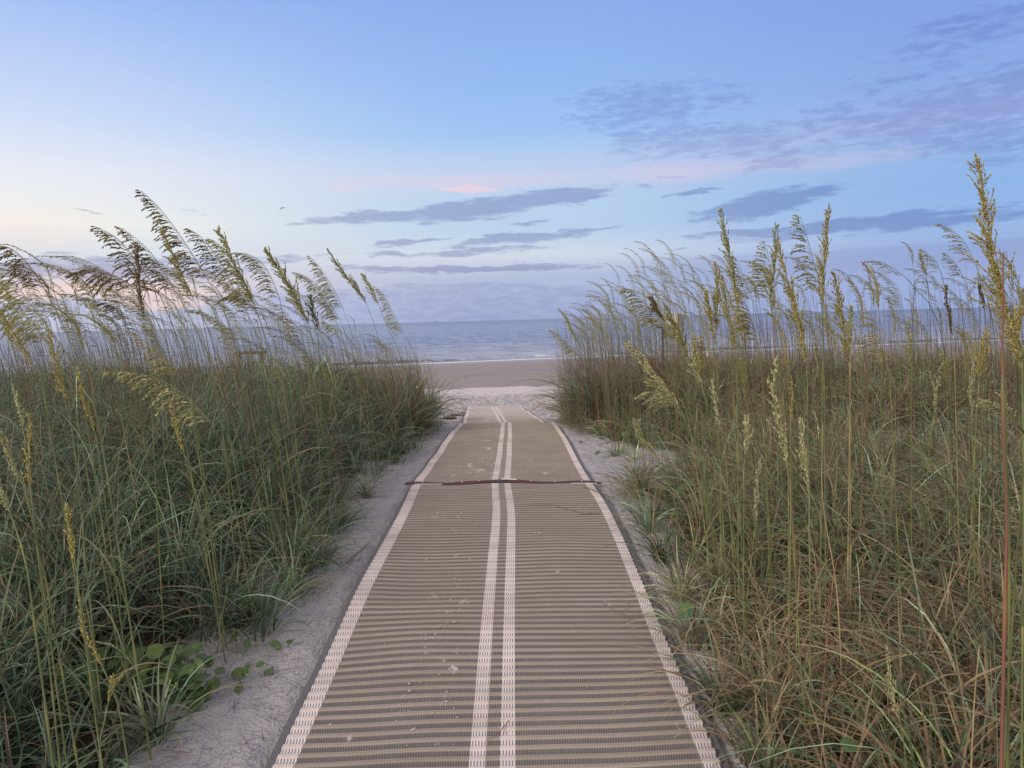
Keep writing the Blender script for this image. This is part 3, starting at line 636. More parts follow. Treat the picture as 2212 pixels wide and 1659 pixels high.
OATS = [
 ('A', [(890,97),(1000,200),(1110,340),(1210,490),(1300,640),(1400,820),(1490,1100),(1570,1400)], 5, 3.3, 'open', 'brown', 'green', 'tallest brown sea oat left of the mat, its long seed head bent leftwards', 1.15),
 ('A', [(620,330),(740,400),(830,500),(930,640),(1010,760),(1090,950),(1180,1250),(1230,1500)], 5, 3.4, 'open', 'brown', 'green', 'sea oat whose brown seed head reaches furthest left of the tall trio', 1.1),
 ('A', [(765,333),(860,400),(960,500),(1060,650),(1110,740),(1180,860),(1270,1050),(1350,1300)], 5, 3.5, 'open', 'brown', 'green', 'brown sea oat of the tall trio, fanned left, between the other two', 1.1),
 ('A', [(1195,340),(1270,390),(1340,470),(1400,560),(1450,660),(1520,800),(1620,1000),(1690,1300)], 5, 3.9, 'open', 'brown', 'green', 'sea oat with comb-like drooping branches directly right of the tallest one on the left'),
 ('A', [(1380,345),(1430,440),(1500,600),(1560,720),(1610,830),(1670,1000),(1740,1300)], 5, 3.6, 'tight', 'olive', 'green', 'straight-tipped olive sea oat with narrow seed head crossing the drooping combs on the left', 1.1),
 ('A', [(1325,400),(1400,450),(1480,560),(1560,700),(1630,820),(1700,980),(1760,1200)], 5, 3.8, 'open', 'olive', 'green', 'olive sea oat with hooked tip curling left beside the straight-tipped one', 1.1),
 ('A', [(1490,490),(1570,500),(1660,560),(1720,660),(1770,790),(1800,1000),(1830,1250)], 5, 4.0, 'open', 'olive', 'green', 'sea oat bending over almost flat at its tip, right of the hooked one'),
 ('A', [(1685,475),(1740,560),(1820,690),(1900,830),(1950,940),(1980,1080),(1990,1250)], 5, 3.7, 'tight', 'olive', 'green', 'thick leaning olive sea oat ending the dense row of seed heads on the left', 1.2),
 ('A', [(1865,615),(1950,650),(2040,730),(2100,830),(2150,920),(2200,1050),(2240,1200)], 5, 4.6, 'open', 'olive', 'green', 'airy sea oat drooping left over the gap right of the dense left row'),
 ('A', [(1960,515),(2020,580),(2080,670),(2130,760),(2170,850),(2220,1000),(2270,1200)], 5, 4.6, 'open', 'olive', 'green', 'slender sea oat with short dark combs, second from the right edge of the left row'),
 ('B', [(20,0),(80,90),(150,180),(210,250),(260,340),(310,470),(370,700)], 5, 4.6, 'tight', 'olive', 'green', 'slim sea oat leaning left above the sea, tallest near the nose of the left grass'),
 ('A', [(865,450),(873,560),(882,680),(895,800),(905,900),(930,1050),(950,1250),(960,1500)], 5, 3.2, 'tight', 'brown', 'green', 'upright compact brown sea oat standing straight among the bent ones on the left', 1.0),
 ('A', [(465,615),(580,600),(700,630),(790,670),(850,720),(930,820),(1000,950),(1080,1200)], 5, 3.3, 'open', 'brown', 'green', 'sea oat arched over so far that its brown seed head hangs level, left side', 1.15),
 ('A', [(-60,440),(60,460),(150,530),(220,620),(280,720),(360,870),(440,1050),(500,1250)], 5, 3.4, 'open', 'brown', 'green', 'dark drooping sea oat cut by the left edge of the photo', 1.15),
 ('A', [(-60,560),(40,620),(140,740),(240,880),(330,1000),(440,1160),(520,1350),(630,1620)], 5, 2.7, 'open', 'pale', 'green', 'close pale green sea oat sweeping in from the left edge', 1.1, .0042),
 ('A', [(-90,640),(0,700),(100,800),(200,930),(300,1060),(400,1250),(480,1500)], 5, 3.0, 'open', 'olive', 'green', 'olive sea oat overlapping the pale one at the left edge', 1.1),
 ('A', [(320,1020),(345,1130),(370,1230),(400,1330),(435,1430),(460,1640)], 5, 2.6, 'tight', 'gold', 'green', 'golden upright sea oat low at the far left in front of the sea line', .8),
 ('A', [(500,1260),(520,1370),(550,1470),(580,1550),(605,1640),(625,1760)], 5, 2.6, 'spike', 'gold', 'green', 'narrow golden sea oat spike against dark grass right of the golden upright one', .9),
 ('A', [(680,1240),(800,1245),(950,1270),(1080,1330),(1200,1420),(1340,1570),(1420,1760),(1450,2050)], 6, 2.5, 'open', 'pale', 'green', 'large pale seed head nodding level in front of the dark grass on the left', 1.1, .0035),
 ('A', [(865,1010),(940,1070),(1010,1120),(1080,1190),(1140,1270),(1190,1400),(1230,1600)], 5, 3.2, 'open', 'gold', 'green', 'golden drooping sea oat just above the large nodding pale head', .9),
 ('A', [(1965,770),(1975,840),(1995,910),(2015,990),(2015,1100),(2020,1300)], 4, 4.2, 'tight', 'brown', 'green', 'short dark compact sea oat beside the brown brush at the right of the left row'),
 ('A', [(1395,790),(1490,752),(1570,790),(1620,870),(1660,980),(1700,1200)], 4, 4.2, 'open', 'olive', 'green', 'low olive sea oat hooking left below the straight-tipped one'),
 ('A', [(1030,360),(1080,460),(1120,570),(1170,680),(1220,780),(1290,920),(1360,1150)], 5, 3.7, 'tight', 'olive', 'green', 'thin olive sea oat crossing behind the tallest brown one'),
 ('A', [(625,815),(700,812),(760,850),(800,930),(840,1080),(870,1300)], 4, 4.6, 'open', 'brown', 'green', 'small curled brown sea oat low between the level-hanging and upright ones'),
 ('A', [(0,870),(60,950),(110,1040),(160,1120),(210,1200),(280,1400)], 5, 2.7, 'tight', 'gold', 'green', 'gold-green sea oat leaning left below the sweep of pale ones at the left edge', .8),
 ('H', [(85,370),(105,450),(125,530),(135,610),(155,720),(170,900)], 4, 2.4, 'spike', 'pale', 'green', 'pale green spike in the shade at the far left, thinner than its neighbour'),
 ('H', [(175,540),(178,640),(170,740),(168,830),(180,960),(200,1150),(240,1500)], 5, 2.2, 'spike', 'gold', 'green', 'upright golden spike at the far left rising beside two leaning stems'),
 ('H', [(-20,600),(40,720),(95,850),(150,980),(190,1150),(240,1400),(300,1659)], 4, 2.0, 'spike', 'pale', 'green', 'leaning pale spike cut by the left edge above the bottom left corner'),
 ('H', [(-30,850),(10,980),(60,1110),(120,1280),(160,1450),(190,1659)], 3, 1.9, 'spike', 'pale', 'green', 'lowest leaning spike at the left edge', 1.0, .004),
 ('H', [(1010,480),(1030,570),(1055,660),(1090,770),(1140,960),(1200,1200),(1250,1450)], 4, 2.6, 'spike', 'gold', 'green', 'narrow golden spike leaning right in the middle of the left grass'),
 ('H', [(400,1070),(410,1170),(425,1290),(440,1400),(465,1520),(475,1659)], 4, 2.0, 'spike', 'gold', 'green', 'golden spike in the lower left grass above the round leaves'),
 ('G', [(505,640),(520,750),(560,870),(600,960),(650,1060),(710,1200),(770,1420)], 5, 2.1, 'spike', 'gold', 'green', 'bright golden ragged spike bent over the round leaves at bottom left', 1.0),
 ('G', [(765,1120),(710,1200),(680,1300),(655,1420),(630,1600)], 3, 2.2, 'spike', 'gold', 'green', 'short golden spike leaning right at the bottom left'),
 ('H', [(1975,1330),(1900,1420),(1800,1500),(1720,1560)], 2, 3.0, 'spike', 'dry', 'tan', 'reddish dry stalk leaning over the sand left of the mat'),
 ('B', [(235,155),(275,215),(310,280),(340,350),(380,450),(430,560),(480,700)], 4, 5.0, 'tight', 'pale', 'green', 'slim sea oat bending left, third from the nose of the left grass'),
 ('B', [(320,230),(380,290),(420,370),(460,450),(500,530),(545,620),(580,720)], 5, 5.2, 'open', 'pale', 'green', 'pale sea oat nearest the water gap on the left grass nose'),
 ('B', [(0,455),(60,480),(120,530),(180,600),(240,720)], 3, 5.0, 'open', 'pale', 'green', 'low pale sea oat nodding left below the slim ones near the left nose'),
 ('B', [(648,790),(610,835),(570,880),(520,960),(400,1090),(250,1260)], 3, 5.2, 'spike', 'pale', 'green', 'single green sea oat leaning right across the nose of the left grass'),
 ('C', [(75,185),(130,250),(175,330),(215,420),(260,510),(320,600),(400,760)], 5, 6.6, 'tight', 'pale', 'green', 'upper of the two lone sea oats reaching left over the path gap'),
 ('C', [(0,375),(70,410),(140,475),(200,540),(260,610),(320,680),(400,800)], 5, 6.6, 'open', 'pale', 'green', 'lower lone sea oat bowing left over the path gap right of the sea view'),
 ('E', [(302,455),(318,560),(340,670),(362,780),(380,890),(390,1010),(395,1200),(400,1600)], 6, 3.4, 'tight', 'olive', 'green', 'tall upright olive sea oat, leftmost of the high spikes right of the sign'),
 ('E', [(642,570),(640,660),(635,760),(625,870),(620,980),(622,1100),(640,1400),(680,1650)], 6, 3.4, 'tight', 'olive', 'red', 'upright olive sea oat on a reddish stem, second high spike from the sign'),
 ('E', [(588,680),(595,740),(605,810),(615,890),(630,1000),(650,1250),(690,1600)], 5, 3.8, 'open', 'olive', 'green', 'shorter side sea oat pressed against the spike with the reddish stem'),
 ('E', [(662,680),(690,790),(720,900),(760,1020),(790,1150),(820,1300),(838,1440),(845,1700)], 7, 2.9, 'tight', 'gold', 'green', 'broad golden leaning sea oat with thick seed head right of the reddish stem', 1.05, .004),
 ('E', [(803,498),(830,590),(858,690),(885,790),(915,890),(935,1000),(942,1250),(950,1650)], 6, 3.2, 'open', 'olive', 'green', 'left one of the tall pair of olive sea oats that share one stem line', .95),
 ('E', [(978,450),(970,560),(962,670),(950,790),(938,910),(938,1040),(942,1250),(938,1650)], 6, 3.0, 'tight', 'gold', 'green', 'right and taller one of the tall pair, golden brown and upright', 1.0, .004),
 ('E', [(398,770),(430,850),(462,940),(500,1040),(530,1200),(560,1450)], 4, 4.4, 'open', 'olive', 'green', 'thin sea oat leaning left between the first two high spikes'),
 ('E', [(425,965),(450,1050),(480,1130),(510,1220),(535,1310),(560,1600)], 5, 3.6, 'open', 'gold', 'green', 'ragged golden sea oat low between the first two high spikes'),
 ('E', [(1005,850),(1035,950),(1050,1050),(1065,1160),(1090,1290),(1108,1420),(1112,1650)], 6, 3.1, 'tight', 'gold', 'tan', 'golden sea oat standing right of the tall pair'),
 ('E', [(1122,1080),(1122,1170),(1118,1260),(1115,1350),(1112,1650)], 4, 3.3, 'spike', 'pale', 'tan', 'pale narrow spike touching the golden one right of the tall pair', 1.2),
 ('E', [(1235,1110),(1280,1180),(1310,1260),(1335,1350),(1350,1440),(1370,1650)], 5, 3.1, 'open', 'gold', 'green', 'golden sea oat with comb of branches over the shoreline on the right', .9),
 ('E', [(1215,782),(1300,785),(1380,820),(1460,880),(1540,970),(1620,1060),(1690,1250),(1730,1550)], 4, 4.4, 'open', 'olive', 'dark', 'thin arching sea oat bowed left far above the right-hand grass', .7),
 ('E', [(1675,545),(1750,580),(1820,640),(1870,720),(1910,810),(1960,950),(2010,1150),(2040,1500)], 5, 4.2, 'open', 'olive', 'dark', 'drooping comb-like sea oat just left of the giant one', .85),
 ('E', [(1718,950),(1730,1050),(1745,1150),(1760,1250),(1775,1500)], 4, 3.6, 'spike', 'brown', 'tan', 'dark brown knobbly sea oat standing before the sea left of the giant one', 1.1),
 ('E', [(1932,930),(1948,1010),(1962,1090),(1972,1200),(1980,1500)], 3, 3.8, 'spike', 'brown', 'dark', 'second dark knobbly sea oat, close beside the giant one'),
 ('E', [(1915,130),(1935,230),(1955,380),(1985,560),(2020,760),(2060,940),(2110,1120),(2160,1300),(2195,1480),(2205,1700)], 9, 1.6, 'tight', 'gold', 'green', 'giant close sea oat towering at the right edge of the photo', 1.02, .004),
 ('E', [(2205,1000),(2195,1100),(2180,1180),(2185,1290),(2200,1420),(2212,1650)], 4, 1.6, 'tight', 'gold', 'green', 'golden seed head tucked under the giant one at the right edge', .8),
 ('E', [(1490,1150),(1486,1240),(1488,1340),(1495,1440),(1500,1600)], 4, 3.6, 'spike', 'olive', 'green', 'narrow olive spike over the shoreline on the right'),
 ('E', [(265,800),(273,900),(275,1010),(268,1120),(265,1240),(275,1500)], 5, 3.7, 'tight', 'gold', 'green', 'golden compact sea oat immediately right of the sign panel'),
 ('E', [(298,900),(318,990),(335,1080),(345,1180),(365,1400)], 4, 3.9, 'tight', 'olive', 'green', 'olive sea oat hugging the golden compact one right of the sign'),
 ('E', [(205,990),(225,1080),(240,1180),(255,1290),(270,1500)], 4, 3.5, 'tight', 'gold', 'green', 'small golden sea oat left of the golden compact one beside the sign'),
 ('E', [(520,790),(550,870),(585,950),(610,1040),(630,1250)], 4, 4.4, 'open', 'olive', 'green', 'small olive sea oat leaning left in front of the reddish stem'),
 ('E', [(1560,750),(1578,810),(1595,880),(1610,1000),(1625,1300)], 3, 5.0, 'tight', 'olive', 'dark', 'little dark sea oat alone above the horizon right of the arching one', .8),
 ('E', [(1570,705),(1650,770),(1690,860),(1720,1000),(1750,1300)], 3, 4.8, 'open', 'olive', 'dark', 'thin sea oat with tip bent left, right of the little dark one', .8),
 ('E', [(1725,735),(1790,810),(1830,890),(1870,1000),(1910,1300)], 3, 4.6, 'open', 'olive', 'green', 'olive sea oat leaning left between the bent tip and the giant', .8),
 ('C', [(690,505),(770,590),(850,680),(930,780),(1010,880),(1090,990),(1160,1090),(1220,1230),(1330,1600)], 7, 3.0, 'tight', 'pale', 'green', 'big pale straw-green sea oat leaning left in front of the right-hand grass', 1.15, .0042),
 ('C', [(825,940),(950,920),(1050,990),(1120,1070),(1190,1170),(1260,1320),(1370,1640)], 4, 3.0, 'open', 'pale', 'green', 'pale sea oat with horizontal tip just under the big leaning one', .9, .004),
 ('C', [(880,620),(950,730),(1010,800),(1070,880),(1140,980),(1230,1200)], 5, 3.1, 'tight', 'dry', 'tan', 'pinkish dry seed head lying along the big leaning pale sea oat', .8),
 ('C', [(760,1190),(800,1280),(850,1370),(910,1450),(970,1540),(1030,1650),(1100,1900)], 5, 2.7, 'tight', 'pale', 'green', 'straw-coloured sea oat bending over the bare sand right of the mat', .85),
 ('C', [(670,0),(760,50),(840,130),(910,210),(980,290),(1060,380),(1130,480),(1210,700)], 6, 4.2, 'open', 'olive', 'green', 'broad olive sea oat hanging left in front of the sign', 1.1),
 ('C', [(910,110),(945,180),(980,250),(1020,310),(1070,380),(1150,540)], 4, 4.4, 'tight', 'brown', 'green', 'dark brown sea oat crossing the broad olive one before the sign', 1.1),
 ('C', [(1030,180),(1080,280),(1130,380),(1180,500),(1230,640),(1300,820),(1400,1070),(1500,1400)], 5, 3.4, 'tight', 'olive', 'green', 'long leaning sea oat whose stem crosses the sign post'),
 ('C', [(1440,830),(1445,930),(1465,1030),(1490,1150),(1520,1290),(1560,1600)], 5, 2.9, 'spike', 'pale', 'green', 'slim pale spike right of the big leaning pale sea oat', 1.1),
 ('C', [(1745,1170),(1748,1270),(1745,1370),(1725,1480),(1715,1650),(1715,1950)], 4, 2.7, 'spike', 'pale', 'green', 'short plump pale spike in the middle of the right-hand grass', 1.3),
 ('C', [(2005,660),(2000,780),(1990,900),(2005,1020),(2030,1160),(2060,1300),(2090,1440),(2105,1600),(2110,1900)], 8, 2.5, 'spike', 'pale', 'green', 'thick pale yellow spike, the plumpest in the right-hand grass', 1.6, .004),
 ('C', [(1690,20),(1730,120),(1765,230),(1800,340),(1830,450),(1855,620),(1880,900),(1900,1250)], 5, 3.5, 'open', 'gold', 'green', 'golden ragged sea oat between the compact one and the second high spike'),
 ('C', [(1340,480),(1335,600),(1325,710),(1315,820),(1325,1000),(1350,1300)], 4, 3.3, 'tight', 'gold', 'green', 'golden upright sea oat rising beside the sign post', .9),
 ('C', [(1270,430),(1290,560),(1300,680),(1320,790),(1350,900),(1400,1150)], 5, 3.5, 'tight', 'pale', 'green', 'pale sea oat on the right of the sign post, leaning left', .9),
 ('J', [(900,560),(908,660),(920,770),(938,880),(945,1000),(948,1200),(950,1600)], 5, 2.5, 'spike', 'pale', 'green', 'pale spike right of the plumpest one', 1.3),
 ('J', [(655,800),(645,910),(635,1040),(630,1160),(605,1380),(580,1600)], 4, 2.5, 'spike', 'pale', 'green', 'low narrow pale spike left of the plumpest one', .9),
 ('J', [(1915,240),(1910,330),(1905,430),(1905,540),(1915,900),(1920,1200)], 4, 3.0, 'spike', 'pale', 'green', 'pale spike standing left of the reddish stem at the right'),
 ('J', [(1995,50),(1975,140),(1955,230),(1945,330),(1930,600),(1910,1000)], 4, 2.9, 'tight', 'gold', 'green', 'golden bundle leaning right, left of the reddish stem', .9),
 ('J', [(1712,320),(1700,400),(1688,460),(1680,530),(1650,800),(1635,1050)], 4, 3.4, 'spike', 'pale', 'green', 'thin pale spike before the dark undergrowth on the right'),
 ('J', [(842,320),(846,400),(842,500),(835,600),(835,850)], 4, 3.6, 'spike', 'gold', 'tan', 'faint golden spike right behind the plumpest pale one'),
 ('J', [(1995,455),(2060,490),(2120,515),(2170,570),(2212,680),(2235,900)], 4, 1.35, 'tight', 'pale', 'green', 'close pale green seed head nodding in from the right edge', .6),
 ('F', [(1350,960),(1358,1060),(1375,1170),(1400,1290),(1430,1410),(1465,1650)], 5, 2.0, 'spike', 'pale', 'green', 'pale spike low at the bottom right', 1.0),
 ('J', [(2090,-420),(2088,0),(2085,350),(2090,700),(2108,1100),(2100,1659)], 0, 1.12, 'tight', 'gold', 'red', 'thick reddish brown bare stem close at the right edge', 1.0, .0052),
 ('J', [(2085,300),(2105,700),(2120,1100),(2125,1659)], 0, 1.1, 'tight', 'gold', 'green', 'thick green stem right beside the reddish brown one', 1.0, .0042),
 ('J', [(2230,500),(2212,800),(2190,1150),(2150,1659)], 0, 1.15, 'tight', 'gold', 'green', 'slanting green stem crossing at the right edge', 1.0, .0036),
 ('F', [(1930,920),(1918,1050),(1900,1250),(1880,1659)], 0, 1.7, 'tight', 'gold', 'tan', 'cut yellow stem at the bottom right', 1.0, .0045),
 ('F', [(735,-500),(740,0),(770,500),(790,900),(850,1600)], 0, 2.6, 'tight', 'gold', 'green', 'straight green stem left of the tall pair', 1.0, .0045),
 ('F', [(940,-480),(940,0),(1020,500),(1050,900)], 0, 2.7, 'tight', 'gold', 'straw', 'slanting straw-coloured dead stem behind the tall pair', 1.0, .0036),
 ('F', [(1250,50),(1190,180),(1100,330),(1010,480)], 0, 2.6, 'tight', 'gold', 'red', 'slanting dark red stem right of the tall pair', 1.0, .0036),
]
for t in OATS:
    rg, pts, k, z, style, pal, hue, lab = t[:8]; size = t[8] if len(t) > 8 else 1.0; r = t[9] if len(t) > 9 else .0034
    oat(rg, pts, k, z, style, pal, hue, lab, size, r, nleaf=0 if z < 1.3 or rg == 'F' else 2, dz=rng.uniform(-.15, .15))

# filler sea oats: a few kinds, copied
def proto(style, pal, hue, hgt, lean, hl, size, nleaf):
    P = [(0, 0, 0), (-lean*.06, 0, hgt*.35), (-lean*.3, 0, hgt*.7), (-lean*.62, 0, hgt*.93)]
    size *= .8; hd = [(-lean*.62, 0, hgt*.93), (-lean*.62-hl*.28*lean*2, 0, hgt*.93+hl*.5), (-lean*.62-hl*1.2*lean*2, 0, hgt*.93+hl*.84), (-lean*.62-hl*2.0*lean*2, 0, hgt*.93+hl*(.98-lean*.3))]
    o = empty('sea_oat', (0, 0, 0), 'x', 'sea oats')
    mb, C = stem_mesh(P, .0026, .0013, hue, 14); mb.build('stem', M_STEM, o)
    hb = MB(); seed_head(np.array(hd), style, pal, hb, size); hb.build('seed_head', M_SEED, o, smooth=False)
    leaf_blades(C, 0, nleaf, parent=o, org=np.zeros(3), Lr=(.2, .4))
    return o
def put(pr, used, x, y, rz, s, label, group):
    if pr.name in used:
        o = pr.copy(); COL.objects.link(o)
        for ch in pr.children:
            c = ch.copy(); COL.objects.link(c); c.parent = o
    else: o = pr; used.add(pr.name)
    o.location = (x, y, float(H(x, y))-.02); o.rotation_euler = (0, 0, rz); o.scale = (s, s, s)
    tag(o, label, 'sea oats', group)
used = set(); REST = {'stem': [], 'seed_head': [], 'leaf': []}
def meshdata(me):
    V = np.empty(len(me.vertices)*3, np.float32); me.vertices.foreach_get('co', V); C = np.empty(len(me.vertices)*4, np.float32); me.color_attributes['Col'].data.foreach_get('color', C)
    L = np.empty(len(me.loops), np.int32); me.loops.foreach_get('vertex_index', L); T = np.empty(len(me.polygons), np.int32); me.polygons.foreach_get('loop_total', T)
    st_ = np.r_[0, np.cumsum(T)[:-1]]
    return V.reshape(-1, 3), C.reshape(-1, 4)[:, :3], L[(st_[T == 4][:, None]+np.arange(4))], L[(st_[T == 3][:, None]+np.arange(3))]
def fill(protos, xs_, ys_, hts, label, group, keep, rzr=.5):
    """the keep nearest plants become objects of their own, the farther rest goes into one mass"""
    order = np.argsort(ys_)
    for c_, i_ in enumerate(order):
        x, y, h = xs_[i_], ys_[i_], hts[i_]; pr, h0 = protos[rng.integers(0, len(protos))]; s_ = h/h0; rz = rng.normal(0, rzr)
        if c_ < keep or pr.name not in used: put(pr, used, x, y, rz, s_, label, group); continue
        M = np.array([[cos(rz), -sin(rz), 0], [sin(rz), cos(rz), 0], [0, 0, 1]])*s_; t_ = np.array([x, y, float(H(x, y))-.02])
        for ch in pr.children:
            V, C, Q, T = meshdata(ch.data); REST[ch.name.split('.')[0]].append((V@M.T+t_, Q, T, C))
def frx(px, z):
    lo = np.where(px < 512, (MW/2+.62)/np.maximum(.02, -(px-512)/F), (MW/2+.42)/np.maximum(.02, (px-512)/F))
    z[:] = np.clip(np.maximum(z, lo), 0, 12.4); return (px-512)/F*z
pL = [(proto('open', p_, 'dark', 1.65, l_, .40, .85, 2), 2.0) for p_, l_ in (('olive', .30), ('olive', .22), ('brown', .34), ('pale', .26))]+[(proto('tight', p_, 'red', 1.6, l_, .38, .72, 2), 1.95) for p_, l_ in (('olive', .16), ('olive', .24))]
n_ = 80; zz = rng.uniform(4.4, 8.5, n_); uu = rng.uniform(0, 310, n_)
fill(pL, frx(uu, zz), zz, (1.6+rng.uniform(-.05, .62, n_))-.35, 'slender sea oat standing behind the front row of seed heads left of the mat', 'back row of sea oats left of the mat', 34)
n_ = 55; zz = rng.uniform(5.5, 11.5, n_); uu = rng.uniform(290, 418, n_)
fill(pL, frx(uu, zz), zz, (1.6+interp(uu, [290, 350, 418], [.3, .35, -.1])*zz/7+rng.uniform(-.35, .25, n_))-.42, 'slender sea oat on the thinning nose of the left grass beside the sea view', 'sea oats on the left grass nose', 24)
pR = [(proto('open', 'pale', 'green', 1.75, l_, .46, .85, 2), 2.15) for l_ in (.20, .15, .25)]+[(proto('tight', p_, 'green', 1.75, l_, .46, .8, 2), 2.17) for p_, l_ in (('pale', .14), ('pale', .22), ('olive', .18))]+[(proto('open', 'olive', 'red', 1.7, .18, .42, .7, 2), 2.08)]
n_ = 135; zz = rng.uniform(6.2, 11.0, n_); uu = 590+165*rng.uniform(0, 1, n_)**1.2
top = interp(uu, [590, 620, 680, 760], [.35, .58, .72, .62])*zz/7.6
fill(pR, frx(uu, zz), zz, 1.6+top*rng.uniform(.2, 1.05, n_)-.25, 'pale green sea oat in the dense clump at the right of the path gap', 'pale sea oats clumped right of the path gap', 56, .35)
pR2 = [(proto('open', 'olive', 'red', 1.6, .22, .28, .85, 1), 1.85), (proto('tight', 'olive', 'dark', 1.6, .12, .26, .9, 1), 1.83), (proto('open', 'olive', 'dark', 1.6, .30, .26, .8, 1), 1.84)]
n_ = 72; zz = rng.uniform(4.6, 9.5, n_); uu = rng.uniform(720, 1040, n_)
fill(pR2, frx(uu, zz), zz, 1.6+rng.uniform(-.2, .7, n_)*zz/7-.2, 'thin distant sea oat spread out over the right-hand grass', 'thin distant sea oats on the right', 26)
# middle rows, between the front stalks and the back ones
pM = [(proto('open', p_, 'green', 1.7, l_, .42, 1.05, 2), 2.08) for p_, l_ in (('olive', .30), ('olive', .24), ('brown', .32), ('pale', .27))]+[(proto('tight', 'olive', 'green', 1.7, .22, .42, 1.0, 2), 2.1)]
n_ = 32; zz = rng.uniform(3.9, 5.6, n_); uu = rng.uniform(-10, 330, n_); ty = interp(uu, [0, 60, 150, 250, 330], [255, 232, 228, 238, 252])+rng.uniform(0, 70, n_)
xx2 = frx(uu, zz); fill(pM, xx2, zz, 1.6+(324-ty)/F*zz-H(xx2, zz), 'leaning sea oat in the middle row of the thick stand left of the mat', 'middle row of sea oats left of the mat', 32, .35)
pM2 = [(proto('tight', p_, 'green', 1.75, l_, .38, .9, 2), 2.1) for p_, l_ in (('gold', .08), ('olive', .12), ('pale', .05))]+[(proto('open', 'olive', 'green', 1.7, .2, .36, .9, 2), 2.04)]
n_ = 26; zz = rng.uniform(3.6, 5.6, n_); uu = rng.uniform(690, 1020, n_); ty = rng.uniform(238, 330, n_)
xx2 = frx(uu, zz); fill(pM2, xx2, zz, 1.6+(308-ty)/F*zz-H(xx2, zz), 'upright sea oat in the middle row over the right-hand grass', 'middle row of sea oats right of the mat', 26, .35)
V = []; Q = []; T = []; C = []; FM = []; o_ = 0
for nm_, mi in (('stem', 0), ('seed_head', 1), ('leaf', 2)):
    for (v, q, t, c) in REST[nm_]:
        V.append(v); Q.append(q+o_); T.append(t+o_); C.append(c); o_ += len(v); FM.append((mi, len(q), len(t)))
fm = np.concatenate([np.concatenate([np.full(a, m_) for m_, a, b in FM]), np.concatenate([np.full(b, m_) for m_, a, b in FM])])
tag(mk('distant_sea_oats', np.concatenate(V), np.concatenate(Q), [M_STEM, M_SEED, M_BLADE], np.concatenate(C), True, T=np.concatenate(T), fm=fm), 'mass of the farthest thin sea oats on both dunes', 'sea oats', kind='stuff')

# ---------------------------------------------------------------- tufts you can tell apart at the edge of the path
def tuft(u, v, nb, L, straw, label, wm=1.0, bendm=1.0, th=None, name='grass_tuft', group=None):
    P, _ = hit(u*DS, v*DS)
    x = np.array([P[0]]); y = np.array([P[1]])
    vv, q, c = tuft_blades(x, y, np.array([nb]), np.array([L]), np.array([straw]), .028, wm, bendm=bendm)
    b = np.array([P[0], P[1], float(H(P[0], P[1]))])
    o = mk(name, vv-b, q, M_BLADE, c); o.location = b; return tag(o, label, 'grass', group)
for k, (u, v, nb, L) in enumerate([(925,915,150,.85),(905,925,150,1.0),(880,935,150,1.0),(850,945,140,.9),(1228,905,150,.8),(1250,905,160,.95),(1280,915,160,1.0),(1315,905,150,1.0)]):
    tuft(u, v, int(nb*1.3), L*1.12, .12 if k < 4 else .22, 'tall leafy clump on the grass nose %s the far end of the mat' % ('left of' if k < 4 else 'right of'), wm=1.1, bendm=.55, name='grass_clump', group='tall clumps on the %s nose' % ('left' if k < 4 else 'right'))
TU = [(1385,1075,90,.36,.15,'bushy tuft spilling on to the mat edge just past the maroon strap'), (1400,1150,80,.34,.12,'low tuft at the mat edge next in front of the bushy one'),
 (1430,1215,80,.34,.12,'tuft combed towards the mat, middle of the right edge'), (1470,1300,60,.32,.25,'straw-mixed tuft beside the round leaf at the right mat edge'),
 (1500,1400,70,.36,.3,'tuft with tawny blades at the right mat edge, below the round leaf'), (1560,1540,80,.38,.45,'tawny tuft nearest the bottom of the right mat edge'),
 (1330,985,34,.28,.05,'small green tuft alone on the sand beside the far right mat edge'), (1370,995,30,.28,.05,'small green tuft behind the bare sand patch'),
 (690,1225,60,.30,.05,'dark green tuft at the edge of the left sand strip'), (790,1075,55,.26,.04,'sprawling tuft on the sand left of the strap'),
 (855,1000,45,.26,.04,'tuft spreading over sand left of the far panel'), (740,1130,45,.24,.04,'low tuft between the sprawling one and the dark one on the left'),
 (640,1290,40,.26,.05,'broad-bladed tuft leaning over the left sand strip'), (900,950,50,.3,.05,'tuft at the foot of the left grass nose'),
 (345,1600,60,.34,.06,'blue-green tuft at the bottom left by the sand'), (470,1590,1,.1,.0,'')]
for t in TU[:-1]: tuft(*t, wm=1.15)

# long tawny arching blades in the right foreground
pr = []
for (a, b) in [(1960,1480),(2050,1520),(1860,1440),(1760,1520),(2120,1600),(1900,1600),(1650,1560),(2010,1400),(1800,1380),(1700,1600),(1780,1640),(2000,1560),(1850,1540),(1600,1480),(1680,1450),(2150,1450)]:
    P, _ = hit(a*DS, b*DS); n_ = 24
    root = np.stack([P[0]+rng.normal(0, .05, n_), P[1]+rng.normal(0, .05, n_), np.full(n_, P[2])], -1)
    pr.append(blade_geo(root, rng.uniform(0, 2*pi, n_), rng.uniform(.45, .8, n_), rng.uniform(.1, .4, n_), rng.uniform(1.7, 2.6, n_), rng.uniform(.003, .005, n_), STRAW[rng.integers(0, 4, n_)]*1.1, None, S=12, wind=0))
stuff('dry_grass', pr, M_BLADE, 'tawny dry blades arching in the bottom right corner', 'grass')

